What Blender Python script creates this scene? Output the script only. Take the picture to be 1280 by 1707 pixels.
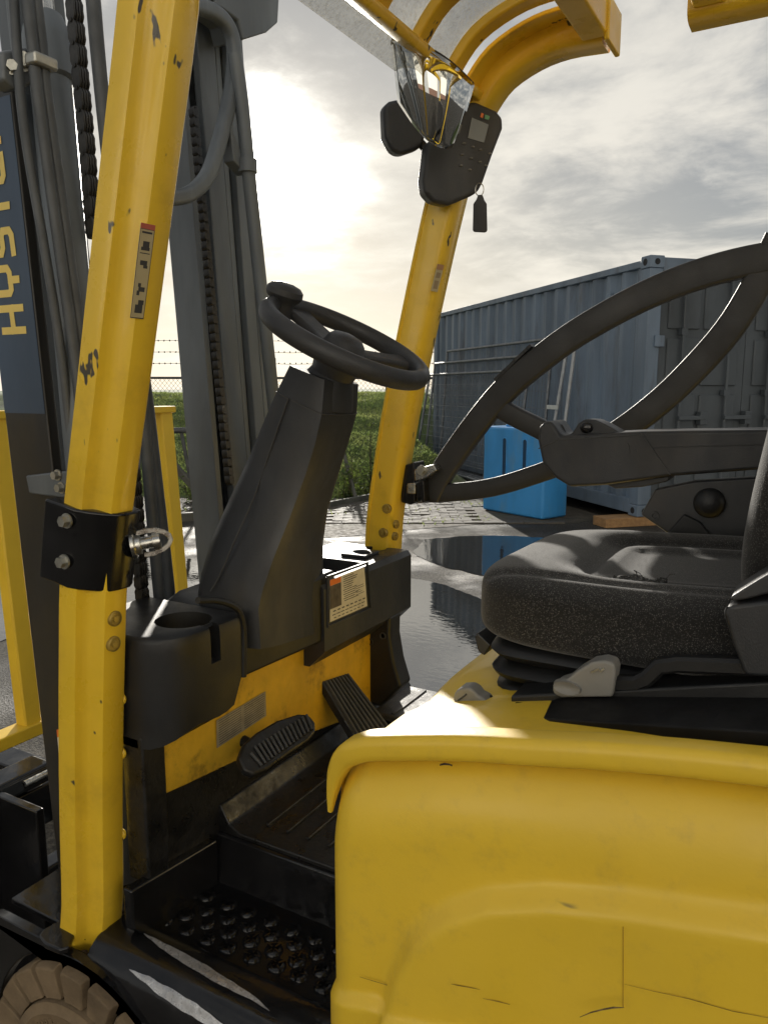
import bpy, bmesh, math, random
from mathutils import Vector, Matrix, noise
random.seed(7)
S = bpy.context.scene
for o in list(bpy.data.objects): bpy.data.objects.remove(o)
C = S.collection
rad = math.radians
# ------------------------------------------------------------------ camera
PSI, PITCH, F, EYE = rad(29.5), rad(9.17), 1282.0, 1.4
cam = bpy.data.cameras.new('camera'); co = bpy.data.objects.new('camera', cam); C.objects.link(co)
co.location = (0, 0, EYE); co.rotation_euler = (math.pi/2 - PITCH, 0, PSI)
cam.sensor_fit = 'VERTICAL'; cam.sensor_height = 36; cam.sensor_width = 27; cam.lens = 36*F/1707
cam.clip_start = 0.02; cam.clip_end = 2000
S.camera = co
# ------------------------------------------------------------------ world and sun
SUN_EL, SUN_AZ = rad(14.4), rad(37.5)          # azimuth from +Y towards -X
SUN = Vector((-math.sin(SUN_AZ)*math.cos(SUN_EL), math.cos(SUN_AZ)*math.cos(SUN_EL), math.sin(SUN_EL)))
W = bpy.data.worlds.new('World'); S.world = W; W.use_nodes = True
def world():
    nt = W.node_tree; N = nt.nodes; L = nt.links; N.clear()
    def nd(t, **k):
        n = N.new(t)
        for a, b in k.items(): setattr(n, a, b)
        return n
    def math_(op, a, b=None, clamp=False):
        m = nd('ShaderNodeMath', operation=op); m.use_clamp = clamp
        for i, v in enumerate((a, b)):
            if v is None: continue
            if isinstance(v, (int, float)): m.inputs[i].default_value = v
            else: L.new(v, m.inputs[i])
        return m.outputs[0]
    def mix(f, a, b, bt='MIX'):
        m = nd('ShaderNodeMix', data_type='RGBA', blend_type=bt)
        for i, v in ((0, f), (6, a), (7, b)):
            if isinstance(v, (int, float)): m.inputs[i].default_value = v
            elif isinstance(v, tuple): m.inputs[i].default_value = v + (1,)
            else: L.new(v, m.inputs[i])
        return m.outputs[2]
    out = nd('ShaderNodeOutputWorld'); bg = nd('ShaderNodeBackground')
    sky = nd('ShaderNodeTexSky', sky_type='NISHITA'); sky.sun_disc = False
    sky.sun_elevation = SUN_EL; sky.sun_rotation = -SUN_AZ; sky.air_density = 1.0; sky.dust_density = .7
    tc = nd('ShaderNodeTexCoord'); d = tc.outputs['Generated']
    sx = nd('ShaderNodeSeparateXYZ'); L.new(d, sx.inputs[0])
    z = math_('MAXIMUM', sx.outputs[2], 0.0)
    den = math_('ADD', z, 0.16)
    cx = nd('ShaderNodeCombineXYZ')
    L.new(math_('DIVIDE', sx.outputs[0], den), cx.inputs[0]); L.new(math_('DIVIDE', sx.outputs[1], den), cx.inputs[1])
    def fbm(scale, detail, rough, dist, vec, off=(0, 0, 0)):
        mp = nd('ShaderNodeMapping'); mp.inputs['Location'].default_value = off; L.new(vec, mp.inputs[0])
        n = nd('ShaderNodeTexNoise'); L.new(mp.outputs[0], n.inputs['Vector'])
        n.inputs['Scale'].default_value = scale; n.inputs['Detail'].default_value = detail
        n.inputs['Roughness'].default_value = rough; n.inputs['Distortion'].default_value = dist
        return n.outputs[0]
    def ramp(v, a, b, soft=True):
        m = nd('ShaderNodeMapRange'); m.interpolation_type = 'SMOOTHSTEP'; L.new(v, m.inputs[0])
        m.inputs[1].default_value = a; m.inputs[2].default_value = b; return m.outputs[0]
    n1 = fbm(1.25, 9, .6, .35, cx.outputs[0], (3.1, 1.7, 0))
    n2 = fbm(3.4, 8, .62, .3, cx.outputs[0], (7.3, 2.2, 0))
    n3 = fbm(.75, 4, .5, .2, cx.outputs[0], (0.4, 5.0, 0))
    m1 = ramp(n1, .44, .66); m2 = ramp(n2, .46, .74); m3 = ramp(n3, .35, .65)
    dt = nd('ShaderNodeVectorMath', operation='DOT_PRODUCT'); L.new(d, dt.inputs[0]); dt.inputs[1].default_value = SUN
    c = math_('MAXIMUM', math_('ADD', dt.outputs['Value'], math_('MULTIPLY', math_('SUBTRACT', math_('ADD', n2, n1), 1.0), .012)), 0.0)
    near = math_('POWER', c, 7.0); mid = math_('POWER', c, 38.0); tight = math_('POWER', c, 560.0)
    # thin veil, grey heads and bright rims of cloud
    base = mix(.72, mix(.05, (0, 0, 0), sky.outputs[0], 'ADD'), (.33, .355, .39))
    cl = mix(m1, base, (.86, .83, .76)); dark = mix(math_('MULTIPLY', m3, math_('MULTIPLY', m2, .55)), cl, (.33, .345, .37))
    rim = math_('MULTIPLY', math_('MULTIPLY', m2, math_('SUBTRACT', 1.0, m1)), .5)
    col = mix(rim, dark, (.95, .92, .84))
    hz = math_('POWER', math_('SUBTRACT', 1.0, z, True), 5.5)
    col = mix(math_('MULTIPLY', math_('MULTIPLY', hz, near), .95), col, (1.45, 1.33, 1.08))
    warm = nd('ShaderNodeMix', data_type='RGBA', blend_type='ADD'); warm.inputs[0].default_value = 1
    def glow(fac, k, tint):
        m = nd('ShaderNodeMix', data_type='RGBA', blend_type='MIX'); L.new(math_('MULTIPLY', fac, k), m.inputs[0]); m.clamp_factor = False
        m.inputs[6].default_value = (0, 0, 0, 1); m.inputs[7].default_value = tint + (1,); return m.outputs[2]
    def add(a, b):
        m = nd('ShaderNodeMix', data_type='RGBA', blend_type='ADD'); m.inputs[0].default_value = 1; m.clamp_result = False
        L.new(a, m.inputs[6]); L.new(b, m.inputs[7]); return m.outputs[2]
    tx = mix(m2, (1.0, .90, .70), (1.0, .97, .90))
    col = add(col, glow(near, .05, (1.0, .90, .70))); col = add(col, glow(mid, .13, (1.0, .93, .76)))
    col = add(col, glow(tight, 8.0, (1.0, .96, .86)))
    L.new(col, bg.inputs['Color']); bg.inputs['Strength'].default_value = .60
    L.new(bg.outputs[0], out.inputs[0])
world()
sl = bpy.data.lights.new('sun', 'SUN'); so = bpy.data.objects.new('sun', sl); C.objects.link(so)
sl.energy = 4.3; sl.angle = rad(1.2); sl.color = (1.0, .94, .84)
so.rotation_euler = SUN.to_track_quat('Z', 'Y').to_euler(); so.location = (-4, 6, 8)
S.view_settings.view_transform = 'Standard'; S.view_settings.look = 'None'
S.view_settings.exposure = 0.6; S.view_settings.gamma = 1.0; S.view_settings.use_curve_mapping = False
S.render.engine = 'CYCLES'
# ------------------------------------------------------------------ pixel helpers (directions only; distance comes from the plane)
RIGHT = Vector((math.cos(PSI), math.sin(PSI), 0)); FWD = Vector((-math.sin(PSI), math.cos(PSI), 0)); EYEV = Vector((0, 0, EYE))
def ray(px, py):
    x = (px-640)/F; y = (py-853.5)/F
    return RIGHT*x + FWD*(math.cos(PITCH)-y*math.sin(PITCH)) - Vector((0, 0, 1))*(y*math.cos(PITCH)+math.sin(PITCH))
def PY(px, py, Y): r = ray(px, py); return EYEV + r*(Y/r.y)
def PX(px, py, X): r = ray(px, py); return EYEV + r*(X/r.x)
def PZ(px, py, Z): r = ray(px, py); return EYEV + r*((Z-EYE)/r.z)
def PN(px, py, p0, n): r = ray(px, py); return EYEV + r*((p0-EYEV).dot(n)/r.dot(n))
def G(r, d, z=0.0): return RIGHT*r + FWD*d + Vector((0, 0, z))
# ------------------------------------------------------------------ materials
MATS = {}
def mat(name, col, rough=.5, metal=0.0, var=.12, vscale=6, bump=.0, bscale=60, spec=.5, dirt=None, dscale=3, damt=.5, rvar=.1, coat=0, scratch=None, stretch=(1, 1, 1), sheen=0, trans=0):
    if name in MATS: return MATS[name]
    m = bpy.data.materials.new(name); m.use_nodes = True; MATS[name] = m
    nt = m.node_tree; N = nt.nodes; L = nt.links; p = N['Principled BSDF']
    tc = N.new('ShaderNodeTexCoord'); mp = N.new('ShaderNodeMapping'); L.new(tc.outputs['Object'], mp.inputs[0]); mp.inputs['Scale'].default_value = stretch
    def nz(s, d=5, r=.6):
        n = N.new('ShaderNodeTexNoise'); L.new(mp.outputs[0], n.inputs['Vector']); n.inputs['Scale'].default_value = s
        n.inputs['Detail'].default_value = d; n.inputs['Roughness'].default_value = r; return n.outputs[0]
    def mr(v, a, b, c=0., d=1.):
        k = N.new('ShaderNodeMapRange'); k.interpolation_type = 'SMOOTHSTEP'; L.new(v, k.inputs[0])
        for i, q in enumerate((a, b, c, d)): k.inputs[i+1].default_value = q
        return k.outputs[0]
    def mx(f, a, b):
        k = N.new('ShaderNodeMix'); k.data_type = 'RGBA'
        for i, v in ((0, f), (6, a), (7, b)):
            if isinstance(v, (int, float)): k.inputs[i].default_value = v
            elif isinstance(v, tuple): k.inputs[i].default_value = v + (1,)
            else: L.new(v, k.inputs[i])
        return k.outputs[2]
    lo = tuple(c*(1-var) for c in col); hi = tuple(min(1, c*(1+var)) for c in col)
    c = mx(mr(nz(vscale), .3, .7), lo, hi)
    if dirt: c = mx(mr(nz(dscale, 8, .68), .5, .78, 0, damt), c, dirt)
    if scratch:                                                    # (colour, scale, stretch, threshold)
        sc, ss, st, th = scratch
        mp2 = N.new('ShaderNodeMapping'); L.new(tc.outputs['Object'], mp2.inputs[0]); mp2.inputs['Scale'].default_value = st
        n = N.new('ShaderNodeTexNoise'); L.new(mp2.outputs[0], n.inputs['Vector']); n.inputs['Scale'].default_value = ss; n.inputs['Detail'].default_value = 3; n.inputs['Roughness'].default_value = .7
        c = mx(mr(n.outputs[0], th, th+.03), c, sc)
    L.new(c, p.inputs['Base Color'])
    L.new(mr(nz(vscale*2.3), .3, .7, max(.02, rough-rvar), min(1, rough+rvar)), p.inputs['Roughness'])
    p.inputs['Metallic'].default_value = metal; p.inputs['Specular IOR Level'].default_value = spec
    if coat: p.inputs['Coat Weight'].default_value = coat; p.inputs['Coat Roughness'].default_value = .08
    if sheen: p.inputs['Sheen Weight'].default_value = sheen
    if bump:
        b = N.new('ShaderNodeBump'); b.inputs['Strength'].default_value = bump; b.inputs['Distance'].default_value = .004
        L.new(nz(bscale, 3, .6), b.inputs['Height']); L.new(b.outputs[0], p.inputs['Normal'])
    return m
YEL = (.80, .52, .030)
M_yel = mat('yellow_paint', YEL, .34, var=.05, vscale=5, dirt=(.30, .17, .02), dscale=7, damt=.35, bump=.05, bscale=140, coat=.25, scratch=((.06, .05, .035), 24, (1, 1, .45), .67))
M_yelh = mat('yellow_hood_paint', (.80, .535, .038), .46, var=.05, vscale=3, dirt=(.50, .33, .06), dscale=22, damt=.38, bump=.06, bscale=160, coat=.1, scratch=((.10, .085, .05), 11, (.3, 1, 1.5), .69))
M_yeld = mat('dirty_yellow_paint', (.70, .43, .03), .5, var=.15, vscale=9, dirt=(.035, .026, .014), dscale=11, damt=.95, bump=.15, bscale=80)
M_yelf = mat('yellow_frame_paint', (.80, .53, .03), .4, var=.06, vscale=5, dirt=(.4, .24, .03), damt=.3)
M_plas = mat('black_moulded_plastic', (.0125, .0132, .0145), .46, var=.35, vscale=5, dirt=(.042, .035, .025), dscale=3.5, damt=.6, bump=.12, bscale=500, spec=.45)
M_pla2 = mat('grey_black_plastic', (.028, .030, .034), .46, var=.25, vscale=5, bump=.15, bscale=600, spec=.45, dirt=(.075, .062, .045), dscale=5, damt=.5, stretch=(1, 1, .5), rvar=.14)
M_gate = mat('satin_black_paint', (.030, .031, .034), .5, var=.25, vscale=6, bump=.2, bscale=420, dirt=(.06, .05, .04), damt=.3, spec=.5)
M_gloss = mat('wet_black_paint', (.010, .010, .011), .16, var=.3, vscale=8, bump=.12, bscale=45, dirt=(.025, .02, .016), damt=.5, rvar=.1)
M_mat = mat('black_rubber_mat', (.010, .010, .010), .42, var=.3, vscale=10, bump=.3, bscale=120, dirt=(.03, .022, .014), damt=.6, rvar=.2)
M_mast = mat('mast_black_paint', (.125, .142, .158), .42, var=.25, vscale=6, bump=.1, bscale=90, dirt=(.10, .075, .045), dscale=4, damt=.35, stretch=(1, 1, .25))
M_mblue = mat('mast_blue_black_side', (.045, .070, .112), .4, var=.15, vscale=5, bump=.06, bscale=90, dirt=(.06, .05, .04), dscale=3, damt=.35, stretch=(1, 1, .3))
M_hose = mat('hose_rubber', (.075, .082, .09), .5, var=.2, vscale=12, bump=.1, bscale=150)
M_chain = mat('oiled_chain_steel', (.05, .048, .045), .4, .5, var=.4, vscale=40, bump=.2, bscale=200)
M_steel = mat('bright_steel', (.55, .54, .50), .28, 1.0, var=.15, vscale=30, bump=.05, bscale=200, dirt=(.2, .15, .1), damt=.3)
M_bolt = mat('zinc_bolt', (.48, .47, .42), .38, .85, var=.2, vscale=30)
M_brass = mat('dull_yellow_bolt', (.36, .25, .05), .45, .3, var=.3, vscale=60)
M_fab = None
M_lever = mat('grey_lever_plastic', (.21, .205, .19), .5, var=.1, vscale=8, bump=.1, bscale=300, dirt=(.12, .11, .09), damt=.4)
M_tyre = mat('tan_dusty_rubber', (.20, .145, .088), .85, var=.2, vscale=9, dirt=(.10, .075, .05), dscale=8, damt=.7, bump=.6, bscale=110, spec=.2)
M_rim = mat('dusty_wheel_rim', (.13, .10, .07), .7, var=.3, vscale=12, dirt=(.05, .04, .03), damt=.7, bump=.2)
M_lab = mat('label_white', (.62, .58, .48), .5, var=.08, vscale=30, dirt=(.25, .2, .12), dscale=12, damt=.5)
M_or = mat('label_orange', (.75, .18, .02), .5, var=.06)
M_red = mat('label_red', (.50, .12, .08), .5, var=.06)
M_ink = mat('print_dark', (.05, .05, .05), .6, var=.1)
M_dkp = mat('label_dark_panel', (.08, .065, .05), .6, var=.3, vscale=60)
M_let = mat('yellow_lettering', (.80, .60, .16), .5, var=.06, dirt=(.3, .25, .12), damt=.3)
M_grey = mat('grey_floor_plastic', (.055, .056, .058), .55, var=.15, vscale=10, bump=.4, bscale=500)
# ------------------------------------------------------------------ mesh helpers
OFF = {}
def link(o, parent=None):
    C.objects.link(o)
    if parent is not None:
        o.parent = parent; w = OFF.get(parent.name, Vector((0, 0, 0)))
        o.location = o.location - w
        OFF[o.name] = Vector((0, 0, 0)) + (o.location + w)
    else: OFF[o.name] = o.location.copy()
    return o
def thing(name, label, cat, loc=(0, 0, 0), group=None):
    o = bpy.data.objects.new(name, None); o.location = loc; o.empty_display_size = .1; link(o)
    o['label'] = label; o['category'] = cat
    if group: o['group'] = group
    return o
def finish(me, smooth=35):
    if smooth:
        me.polygons.foreach_set('use_smooth', [True]*len(me.polygons)); me.set_sharp_from_angle(angle=rad(smooth))
def obj(name, bm, m, parent=None, smooth=35, bevel=0, seg=2, recalc=True, sub=0):
    if recalc: bmesh.ops.recalc_face_normals(bm, faces=bm.faces)
    me = bpy.data.meshes.new(name); bm.to_mesh(me); bm.free()
    me.materials.append(m)
    o = bpy.data.objects.new(name, me); link(o, parent)
    if bevel:
        b = o.modifiers.new('bevel', 'BEVEL'); b.width = bevel; b.segments = seg; b.limit_method = 'ANGLE'; b.angle_limit = rad(32); b.harden_normals = True
        finish(me, 180)
    else: finish(me, smooth)
    if sub:
        s = o.modifiers.new('sub', 'SUBSURF'); s.levels = sub; s.render_levels = sub
        finish(me, 180)
    return o
def tag(o, label, cat, group=None):
    o['label'] = label; o['category'] = cat
    if group: o['group'] = group
    return o
def struct(o): o['kind'] = 'structure'; return o
def BM(): return bmesh.new()
def ring(bm, pts): return [bm.verts.new(p) for p in pts]
def skin(bm, rings, closed=True, caps=True):
    for a, b in zip(rings, rings[1:]):
        n = len(a)
        for i in range(n if closed else n-1): bm.faces.new((a[i], a[(i+1) % n], b[(i+1) % n], b[i]))
    if caps and closed: bm.faces.new(rings[0][::-1]); bm.faces.new(rings[-1])
def box(bm, c, s, M=None):
    c = Vector(c); v = []
    for x in (-1, 1):
        for y in (-1, 1):
            for z in (-1, 1):
                q = Vector((x*s[0]/2, y*s[1]/2, z*s[2]/2))
                if M is not None: q = M @ q
                v.append(bm.verts.new(c+q))
    for f in ((0, 1, 3, 2), (4, 6, 7, 5), (0, 4, 5, 1), (2, 3, 7, 6), (0, 2, 6, 4), (1, 5, 7, 3)): bm.faces.new([v[i] for i in f])
def frame(t, hint=Vector((0, 1, 0))):
    t = t.normalized(); u = hint - t*hint.dot(t)
    if u.length < 1e-4: u = Vector((1, 0, 0)) - t*t.x
    u.normalize(); return t, u, t.cross(u)
def sweep(bm, path, prof, hint=Vector((0, 1, 0)), caps=True, scale=None):
    """prof: list of (u, v); u along the hint axis, v along hint x tangent"""
    rs = []; n = len(path); path = [Vector(p) for p in path]
    for i, p in enumerate(path):
        t = path[min(i+1, n-1)] - path[max(i-1, 0)]
        t, u, w = frame(t, hint); k = scale[i] if scale else 1
        rs.append(ring(bm, [p + u*a*k - w*b*k for a, b in prof]))
    skin(bm, rs, True, caps)
def circ(r, n=12, ry=None): return [(r*math.cos(2*math.pi*i/n), (ry or r)*math.sin(2*math.pi*i/n)) for i in range(n)]
def rrect(w, h, r, n=3):
    o = []
    for cx, cy, a in ((w/2-r, h/2-r, 0), (-w/2+r, h/2-r, 90), (-w/2+r, -h/2+r, 180), (w/2-r, -h/2+r, 270)):
        for k in range(n+1):
            q = rad(a+90*k/n); o.append((cx+r*math.cos(q), cy+r*math.sin(q)))
    return o
def smooth_path(pts, k=4):
    pts = [Vector(p) for p in pts]; P = [pts[0]*2-pts[1]] + pts + [pts[-1]*2-pts[-2]]; o = []
    for i in range(1, len(P)-2):
        for j in range(k):
            t = j/k; a, b, c, d = P[i-1:i+3]
            o.append(.5*((2*b)+(c-a)*t+(2*a-5*b+4*c-d)*t*t+(3*b-a-3*c+d)*t**3))
    return o + [pts[-1]]
def tube(bm, pts, r, n=12, k=4, scale=None): sweep(bm, smooth_path(pts, k) if k > 1 else pts, circ(r, n), Vector((.13, 1, .21)), scale=scale)
def cyl(bm, a, b, r, n=16, r2=None):
    a = Vector(a); b = Vector(b); t, u, w = frame(b-a, Vector((.13, 1, .21))); r2 = r if r2 is None else r2
    skin(bm, [ring(bm, [p+u*q*math.cos(2*math.pi*i/n)+w*q*math.sin(2*math.pi*i/n) for i in range(n)]) for p, q in ((a, r), (b, r2))])
def lathe(bm, p0, axis, prof, n=24, hint=Vector((.1, .2, 1))):
    """prof: (radius, along axis)"""
    t, u, w = frame(Vector(axis), hint); rs = []
    for r, h in prof: rs.append(ring(bm, [Vector(p0)+t*h+(u*math.cos(2*math.pi*i/n)+w*math.sin(2*math.pi*i/n))*max(r, 1e-4) for i in range(n)]))
    skin(bm, rs)
def plate(bm, pts, d):
    """polygon of 3D points extruded by vector d"""
    a = ring(bm, pts); b = ring(bm, [Vector(p)+d for p in pts]); skin(bm, [a, b])
def sphere(bm, c, r, sc=(1, 1, 1), M=None, u=16, v=10):
    mt = Matrix.Translation(Vector(c)) @ (M.to_4x4() if M else Matrix()) @ Matrix.Diagonal((r*sc[0], r*sc[1], r*sc[2], 1))
    bmesh.ops.create_uvsphere(bm, u_segments=u, v_segments=v, radius=1, matrix=mt)
def hexbolt(bm, p, n, r, h):
    n = Vector(n).normalized(); p = Vector(p)
    cyl(bm, p, p+n*h*.25, r*1.35, 16); cyl(bm, p+n*h*.25, p+n*h, r, 6)
def quad(bm, pts): bm.faces.new([bm.verts.new(p) for p in pts])
# ================================================================== SETTING
def wet_ground():
    m = bpy.data.materials.new('wet_asphalt'); m.use_nodes = True; nt = m.node_tree; N = nt.nodes; L = nt.links; p = N['Principled BSDF']
    tc = N.new('ShaderNodeTexCoord')
    def nz(s, d=6, r=.6):
        n = N.new('ShaderNodeTexNoise'); L.new(tc.outputs['Object'], n.inputs['Vector']); n.inputs['Scale'].default_value = s; n.inputs['Detail'].default_value = d; n.inputs['Roughness'].default_value = r; return n.outputs[0]
    def mr(v, a, b, c=0., d=1.):
        k = N.new('ShaderNodeMapRange'); k.interpolation_type = 'SMOOTHSTEP'; L.new(v, k.inputs[0])
        for i, q in enumerate((a, b, c, d)): k.inputs[i+1].default_value = q
        return k.outputs[0]
    cr = N.new('ShaderNodeMix'); cr.data_type = 'RGBA'; L.new(mr(nz(60, 4), .35, .7), cr.inputs[0]); cr.inputs[6].default_value = (.045, .043, .041, 1); cr.inputs[7].default_value = (.13, .122, .108, 1)
    c2 = N.new('ShaderNodeMix'); c2.data_type = 'RGBA'; c2.blend_type = 'MULTIPLY'; c2.inputs[0].default_value = .8; L.new(cr.outputs[2], c2.inputs[6])
    rp = N.new('ShaderNodeMix'); rp.data_type = 'RGBA'; L.new(mr(nz(1.1, 5), .35, .65), rp.inputs[0]); rp.inputs[6].default_value = (.55, .55, .55, 1); rp.inputs[7].default_value = (1.1, 1.05, .95, 1); L.new(rp.outputs[2], c2.inputs[7])
    L.new(c2.outputs[2], p.inputs['Base Color'])
    L.new(mr(nz(1.7, 7), .38, .62, .5, .85), p.inputs['Roughness']); p.inputs['IOR'].default_value = 1.4; p.inputs['Specular IOR Level'].default_value = .12
    b = N.new('ShaderNodeBump'); b.inputs['Strength'].default_value = .8; b.inputs['Distance'].default_value = .012; L.new(nz(95, 3, .7), b.inputs['Height'])
    L.new(b.outputs[0], p.inputs['Normal']); return m
def water_mat():
    m = bpy.data.materials.new('puddle_water'); m.use_nodes = True; nt = m.node_tree; N = nt.nodes; L = nt.links; p = N['Principled BSDF']
    p.inputs['Base Color'].default_value = (.018, .017, .015, 1); p.inputs['Roughness'].default_value = .015; p.inputs['IOR'].default_value = 3.6
    tc = N.new('ShaderNodeTexCoord'); mp = N.new('ShaderNodeMapping'); mp.inputs['Scale'].default_value = (6, 14, 1); mp.inputs['Rotation'].default_value = (0, 0, PSI); L.new(tc.outputs['Object'], mp.inputs[0])
    n = N.new('ShaderNodeTexNoise'); n.inputs['Scale'].default_value = 2.2; n.inputs['Detail'].default_value = 2; L.new(mp.outputs[0], n.inputs['Vector'])
    b = N.new('ShaderNodeBump'); b.inputs['Strength'].default_value = .05; b.inputs['Distance'].default_value = .01; L.new(n.outputs[0], b.inputs['Height']); L.new(b.outputs[0], p.inputs['Normal']); return m
M_water = water_mat()
bm = BM(); quad(bm, [(-300, -300, 0), (300, -300, 0), (300, 300, 0), (-300, 300, 0)])
ground = struct(obj('ground', bm, wet_ground(), smooth=0))
def blob(px, z, amp=.05, per=7, jag=.012):
    pts = [PZ(a, b, z) for a, b in px]; o = []
    for i, p in enumerate(pts):
        q = pts[(i+1) % len(pts)]
        for k in range(per*2):
            t = k/(per*2); v = p.lerp(q, t); e = noise.noise_vector(v*2.3)*amp + noise.noise_vector(v*9)*amp*.5 + noise.noise_vector(v*30)*jag
            o.append(Vector((v.x+e.x, v.y+e.y, z)))
    return o
def puddle(px, amp=.05):
    bm = BM(); f = bm.faces.new([bm.verts.new(p) for p in blob(px, .004, amp)]); bmesh.ops.triangulate(bm, faces=[f])
    for f in bm.faces:
        if f.normal.z < 0: f.normal_flip()
    return struct(obj('puddle', bm, M_water, smooth=0, recalc=False))
puddle([(684, 918), (712, 900), (770, 893), (850, 893), (960, 899), (1080, 905), (1230, 915), (1330, 935), (1330, 985), (1100, 975), (880, 968), (800, 958), (735, 943)])
puddle([(560, 965), (640, 960), (690, 965), (745, 975), (800, 998), (880, 1035), (980, 1090), (1180, 1230), (1250, 1500), (640, 1560), (560, 1250), (530, 1060)], .03)
puddle([(-120, 955), (-40, 940), (40, 938), (140, 935), (260, 930), (345, 932), (420, 940), (480, 960), (470, 1010), (330, 1022), (180, 1030), (60, 1048), (-20, 1075), (-130, 1060)])
# brick paving, each brick a piece of the setting
M_brk = mat('worn_paver', (.095, .082, .066), .85, var=.4, vscale=2.5, bump=.5, bscale=60, dirt=(.07, .065, .04), dscale=3, damt=.7, rvar=.2)
M_sand = mat('sandy_joint_soil', (.085, .070, .05), .85, var=.35, vscale=8, bump=.8, bscale=40, dirt=(.06, .07, .025), dscale=2.2, damt=.8)
def sheet(name, px, z, m, amp=.06):
    bm = BM(); f = bm.faces.new([bm.verts.new(p) for p in blob(px, z, amp, 5)]); bmesh.ops.triangulate(bm, faces=[f])
    for f in bm.faces:
        if f.normal.z < 0: f.normal_flip()
    return struct(obj(name, bm, m, smooth=0, recalc=False))
pav = sheet('brick_paving', [(480, 900), (560, 895), (660, 886), (770, 876), (860, 868), (960, 872), (1010, 862), (930, 838), (800, 812), (640, 806), (480, 830)], .003, M_sand, .04)
bmk = BM(); box(bmk, (0, 0, -.012), (.205, .098, .05))
me_b = bpy.data.meshes.new('paver'); bmk.to_mesh(me_b); bmk.free(); me_b.materials.append(M_brk)
cnt = 0
for j in range(26):
    for i in range(12):
        d = 7.95 + j*.105; r = -.55 + i*.212 + (.106 if j % 2 else 0)
        if cnt >= 290 or r > 2.35-.31*(d-7.7) - .15 or (r > .95 and 7.95 < d < 9.1 and r < 2.2 and d > 8.0+.0): continue
        o = bpy.data.objects.new('paver', me_b); g = G(r, d, random.uniform(-.004, .003)); o.location = g
        o.rotation_euler = (random.gauss(0, .02), random.gauss(0, .02), PSI + random.gauss(0, .015)); link(o, pav); cnt += 1
# ---- grass bank
R_SIDE = lambda d: 2.55 - .296*(d-7.72)
def sst(a, b, x): t = max(0, min(1, (x-a)/(b-a))); return t*t*(3-2*t)
def bank_h(r, d):
    toe = 9.7 + .25*math.sin(r*1.3)
    t = max(0, min(1, (d-toe)/(16.2-toe))); h = 1.30*(t*(1-.12*t)/.88 if t > 0 else 0)
    if d < 14.6: h *= 1 - sst(R_SIDE(min(d, 13.4))-.62, R_SIDE(min(d, 13.4))-.3, r)
    v = G(r, d); return h + noise.noise(v*1.3)*.03*min(1, max(0, h*4)) + noise.noise(v*5)*.012*min(1, h*4) - .02
M_soil = mat('bank_turf', (.08, .11, .03), .9, var=.4, vscale=3, bump=.8, bscale=30, dirt=(.07, .055, .03), dscale=1.5, damt=.6)
bm = BM(); rs = []
for j in range(70):
    d = 9.3 + (j*.12 if j < 60 else 7.2 + (j-60)**2*1.2)
    rs.append([bm.verts.new(G(r, d, bank_h(r, d))) for r in [-14+.35*i for i in range(24)] + [-5.5+.1*i for i in range(68)] + [1.4+.6*i for i in range(30)]])
skin(bm, rs, False, False)
for f in bm.faces:
    if f.normal.z < 0: f.normal_flip()
struct(obj('grass_bank', bm, M_soil, smooth=180, recalc=False))
def leafmat(name, a, b, k=3):
    m = bpy.data.materials.new(name); m.use_nodes = True; nt = m.node_tree; N = nt.nodes; L = nt.links; p = N['Principled BSDF']
    tc = N.new('ShaderNodeTexCoord'); n = N.new('ShaderNodeTexNoise'); n.inputs['Scale'].default_value = k; n.inputs['Detail'].default_value = 6; L.new(tc.outputs['Object'], n.inputs['Vector'])
    r = N.new('ShaderNodeMapRange'); r.inputs[1].default_value = .35; r.inputs[2].default_value = .65; L.new(n.outputs[0], r.inputs[0])
    x = N.new('ShaderNodeMix'); x.data_type = 'RGBA'; L.new(r.outputs[0], x.inputs[0]); x.inputs[6].default_value = a+(1,); x.inputs[7].default_value = b+(1,)
    L.new(x.outputs[2], p.inputs['Base Color']); p.inputs['Roughness'].default_value = .45
    t = N.new('ShaderNodeBsdfTranslucent'); L.new(x.outputs[2], t.inputs[0]); ms = N.new('ShaderNodeMixShader'); ms.inputs[0].default_value = .6
    L.new(p.outputs[0], ms.inputs[1]); L.new(t.outputs[0], ms.inputs[2]); L.new(ms.outputs[0], N['Material Output'].inputs[0]); return m
M_grass = leafmat('grass_blades', (.17, .235, .07), (.30, .34, .11), 2.2)
def blades(name, n, area, hgt, m, keep=None):
    vs = []; fs = []
    for k in range(n):
        r, d = area()
        z = bank_h(r, d)
        if keep and not keep(r, d, z): continue
        p = G(r, d, max(z, .0) - .01); h = hgt*random.uniform(.4, 1.25); a = random.uniform(0, 6.28); w = .006*random.uniform(.7, 1.5)*max(1, h*9)
        u = Vector((math.cos(a), math.sin(a), 0))*w; l = Vector((random.gauss(0, .45), random.gauss(0, .45), 1)).normalized()*h
        i = len(vs); vs += [p-u, p+u, p+l*.6+u*.5, p+l+Vector((l.x, l.y, -.1*h))*.4]; fs += [(i, i+1, i+2), (i, i+2, i+3)]
    me = bpy.data.meshes.new(name); me.from_pydata(vs, [], fs); me.materials.append(m)
    o = bpy.data.objects.new(name, me); link(o); o['kind'] = 'stuff'; return o
tag(blades('grass', 110000, lambda: (random.uniform(-6.2, .9), 9.6+random.random()**1.15*7.2), .055, M_grass, lambda r, d, z: z > .02), 'short green grass covering the sloping bank behind the yard', 'grass')
tag(blades('grass', 5200, lambda: (random.uniform(-3.2, 1.2), 7.7+random.random()**.7*2.6), .05, M_grass, lambda r, d, z: noise.noise(G(r, d)*1.9) > .18), 'thin tufts of grass growing between worn pavers at the bank toe', 'grass tufts')
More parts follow.
